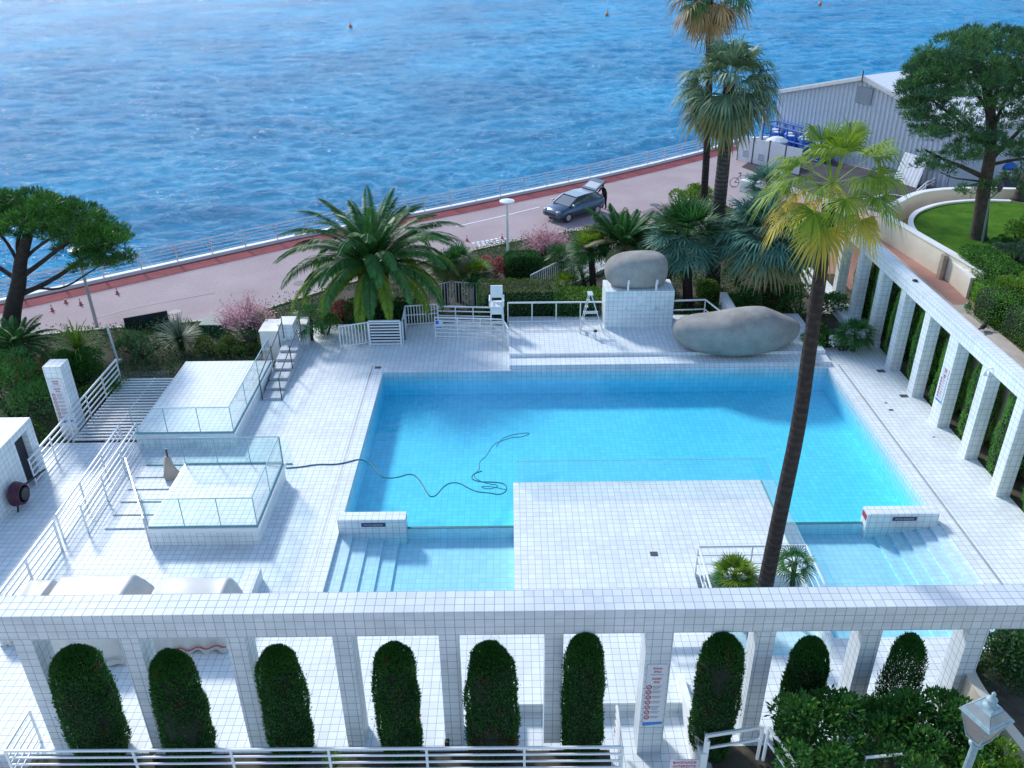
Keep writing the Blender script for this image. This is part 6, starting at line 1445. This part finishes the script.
# ---- yard by the warehouse
bx = thing('barrier_cage', 'blue tubular cage frame loaded with blue drums before the warehouse', 'cage', (22, 70.5, ZP))
P0 = G(764, 123, .9); P0.z = ZP; _pe = G(822, 138, .9); U = Vector((_pe.x-P0.x, _pe.y-P0.y, 0)); V_ = Vector((-U.y, U.x, 0)).normalized()*1.5; 
def cg(u, v, z): return P0+U*u+V_*v+Vector((0, 0, z))
mb = MB()
for k in range(8):
    for v in (0, 1): mb.tube([cg(k/7, v, 0), cg(k/7, v, 1.9)], .07)
for z in (.1, 1.0, 1.9):
    for v in (0, 1): mb.tube([cg(0, v, z), cg(1, v, z)], .07)
    for u in (0, 1): mb.tube([cg(u, 0, z), cg(u, 1, z)], .05)
mb.build('frame', 'bluepaint', bx)
DRG = 'blue drums inside the tubular cage'; g = random.Random(6); dr0 = None
for k in range(8):
    b = cg(.06+.122*k, .5+.2*(-1)**k, .02); lab = f'blue plastic drum standing in the tubular cage, {ORD[k]} from the sea end'
    if dr0 is None: dr0 = thing('plastic_drum', lab, 'drum', b, DRG); mb = MB(); mb.lathe([(.36, 0), (.42, .05), (.42, 1.2), (.36, 1.28), (.34, 1.3)], 14, b); mb.build('body', 'bluepaint', dr0, smooth=True); mb = MB(); mb.lathe([(.3, 1.3), (.3, 1.34), (.05, 1.36)], 12, b); mb.build('lid', 'white', dr0)
    else: repeat(dr0, b, lab)
HO_G = 'white hoarding panels across the quay'; ho = None; MAT['hoard'] = plain('hoarding_white', (.66, .69, .74), .5, var=.05)
a0 = G(737, 160, ZP); a1 = G(800, 176, ZP); L_ = (a1-a0).length; ang = math.atan2((a1-a0).y, (a1-a0).x)
for k in range(4):
    lab = ('white hoarding panel at the sea end with a grey notice', 'white hoarding panel second from the sea, under the white parasol', 'white hoarding panel third from the sea', 'white hoarding panel nearest the tall curved palm crown')[k]
    p = a0.lerp(a1, k/4); t_ = thing('hoarding_panel', lab, 'hoarding', (0, 0, 0), HO_G); w_ = L_/4-.06
    mb = MB(); mb.box(0, w_, -.03, .03, .08, 1.95); mb.build('sheet', 'hoard', t_)
    mb = MB(); mb.bar((0, 0, 0), (0, 0, 2.05), .07); mb.bar((w_, 0, 0), (w_, 0, 2.05), .07); mb.build('frame', 'darkgrey', t_)
    if k < 2:
        mb = MB(); mb.box(w_*.35, w_*.75, -.05, -.035, .35, .95); nb = mb.build('notice', 'signwhite', t_)
        mb = MB()
        for j in range(4): mb.box(w_*.37, w_*.73, -.058, -.052, .42+.13*j, .49+.13*j)
        mb.build('print', 'vent', nb)
    t_.location = p; t_.rotation_euler = (0, 0, ang)
q = G(773, 168, ZP); q = q + Vector((.4, 1.2, 0)); um = thing('parasol', 'open white parasol behind the hoarding panels', 'parasol', q); mb = MB(); mb.tube([q, q+Vector((0, 0, 2.0))], .035); mb.build('pole', 'alu', um); mb = MB(); mb.lathe([(.85, 1.75), (.80, 1.85), (.45, 2.05), (.05, 2.15)], 12, q); mb.build('canopy', 'cloth_white', um)
q = G(757, 163, ZP); mb = MB(); mb.tube([q, q+Vector((0, 0, 4.2))], .06); mb.cur = 1; mb.box(q.x-.25, q.x+.25, q.y-.05, q.y+.05, 3.1, 3.5); mb.box(q.x-.25, q.x+.25, q.y-.05, q.y+.05, 3.65, 4.0); tag(mb.build('sign_pole', ['white', 'signwhite']), 'thin white pole with small plates rising by the blue cage', 'sign post')
a_ = G(741, 190, ZP); b2 = G(758, 194, ZP); mb = MB(); mb.bar((a_.x, a_.y, ZP+.4), (b2.x, b2.y, ZP+.4), .7, .8); tag(mb.build('concrete_block', 'white_wall', bevel=.05), 'pale block barrier on the promenade behind the tall palm', 'barrier')
# bicycle leaning by the block
bq = G(741, 187, ZP); bi = thing('bicycle', 'small dark bicycle beside the pale block barrier', 'bicycle', bq)
for s in (-.5, .5):
    mb = MB(); mb.tube([bq+Vector((s+.33*math.cos(a*.3927), 0, .34+.33*math.sin(a*.3927))) for a in range(17)], .025, 5); mb.build('wheel', 'black', bi)
mb = MB(); fr_p = [(-.5, .34), (-.15, .85), (.35, .85), (.5, .34)]; mb.tube([bq+Vector((x, 0, z)) for x, z in fr_p], .025); mb.tube([bq+Vector((-.5, 0, .34)), bq+Vector((0, 0, .32)), bq+Vector((.35, 0, .85))], .025); mb.tube([bq+Vector((0, 0, .32)), bq+Vector((-.18, 0, .98))], .02); mb.build('frame', 'black', bi)
mb = MB(); mb.ball(bq+Vector((-.18, 0, 1.0)), (.14, .06, .04), 8, 6); mb.build('saddle', 'black', bi); mb = MB(); mb.tube([bq+Vector((.35, -.25, 1.02)), bq+Vector((.35, 0, .98)), bq+Vector((.35, .25, 1.02))], .02); mb.tube([bq+Vector((.35, 0, .85)), bq+Vector((.35, 0, .98))], .02); mb.build('handlebar', 'black', bi)
# leaning corrugated sheet
a_ = G(893, 180.5, ZP); b2 = G(916, 188, ZP); up_ = (DY*.35+Vector((0, 0, 1))).normalized()*2.1; mb = MB(); n_ = 14; dd = b2-a_
for k in range(n_):
    o1 = .02 if k % 2 else 0; o2 = 0 if k % 2 else .02; p = a_+dd*k/n_-DY*o1; q = a_+dd*(k+1)/n_-DY*o2; mb.quad(p, q, q+up_, p+up_)
ls = mb.build('corrugated_sheet', 'hoard'); md = ls.modifiers.new('thick', 'SOLIDIFY'); md.thickness = .04; tag(ls, 'white corrugated sheet leaning before the warehouse beside the pine', 'metal sheet')
# blue bits stored under the pine
for i, (px, py, lab) in enumerate(((925, 176, 'blue covered crate left of the pine trunk by the warehouse wall'), (962, 172, 'blue covered crate behind the pine trunk by the warehouse wall'), (1002, 176, 'blue covered crate right of the pine trunk by the warehouse wall'))):
    q = G(px, py, ZP); t_ = thing('covered_crate', lab, 'crate', q, 'blue crates along the warehouse wall'); mb = MB(); mb.box(q.x-.8, q.x+.8, q.y-.5, q.y+.5, ZP, ZP+.7); mb.build('crate', 'plaque', t_); mb = MB(); mb.ball((q.x, q.y, ZP+.72), (.92, .6, .38), 14, 8); mb.build('cover', 'bluepaint', t_, smooth=True)
# curved white kerb rail behind the parapet
kp = [G(x, y, ZP) for x, y in ((915, 199), (925, 190), (940, 183), (958, 179), (980, 178), (1010, 179))]
railing('kerb_rail', 'thin white curved rail at the edge of the service yard', kp, .55, 2, 2.5, r=.04, pr=.04, low=.3)
rp = [G(x, y, ZP) for x, y in ((866, 214), (882, 217), (896, 219))]
bar_ = railing('road_barrier', 'red and white striped barrier at the top of the red path', rp, .75, 2, 1.2, r=.05, pr=.05, mat='signpink', low=.5, cat='barrier')
# birds on the coping
def bird(label, loc, rz):
    t_ = tag(MB().ball((0, 0, .12), (.19, .09, .09), 12, 8).ball((.19, 0, .22), (.065, .055, .06), 10, 6).ball((-.26, 0, .12), (.14, .05, .02), 8, 4).tube([(.24, 0, .22), (.30, 0, .21)], [.015, .003], 5).tube([(.03, .03, .06), (.03, .03, 0)], .01, 4).tube([(.03, -.03, .06), (.03, -.03, 0)], .01, 4).build('bird', 'duck', smooth=True), label, 'bird')
    t_.location = loc; t_.rotation_euler = (0, 0, rz); return t_
bird('dark bird perched on the stone coping beside the wide hedge', G(982, 330, 3.14), R(40))
mb = MB(); q = G(915, 281, 3.93); mb.lathe([(.10, 0), (.10, .04), (.05, .06)], 10, q); tag(mb.build('beam_fitting', 'black'), 'small black fitting on top of the terrace colonnade beam', 'fitting')
q = G(967, 309, 3.05); mb = MB(); mb.lathe([(.14, 0), (.14, .05), (.10, .22), (.03, .3)], 10, q); tag(mb.build('ground_light', 'greenpost'), 'small green ground light at the corner of the wide hedge', 'light')
# buoys on the sea
for (px, py, lab) in ((350.5, 27, 'largest orange buoy far out on the sea'), (607, 15, 'small orange buoy on the far sea above the lamp'), (820, 5, 'tiny buoy at the top of the sea near the warehouse side')):
    q = G(px, py, ZS); s = q.length/260; t_ = thing('buoy', lab, 'buoy', q); mb = MB(); mb.lathe([(.35*s, -.2), (.5*s, .1*s), (.42*s, .5*s), (.15*s, .8*s)], 12, q); mb.build('float', 'buoy', t_, smooth=True); mb = MB(); mb.tube([q+Vector((0, 0, .7*s)), q+Vector((0, 0, 1.5*s))], .07*s); mb.build('mast', 'buoy', t_)
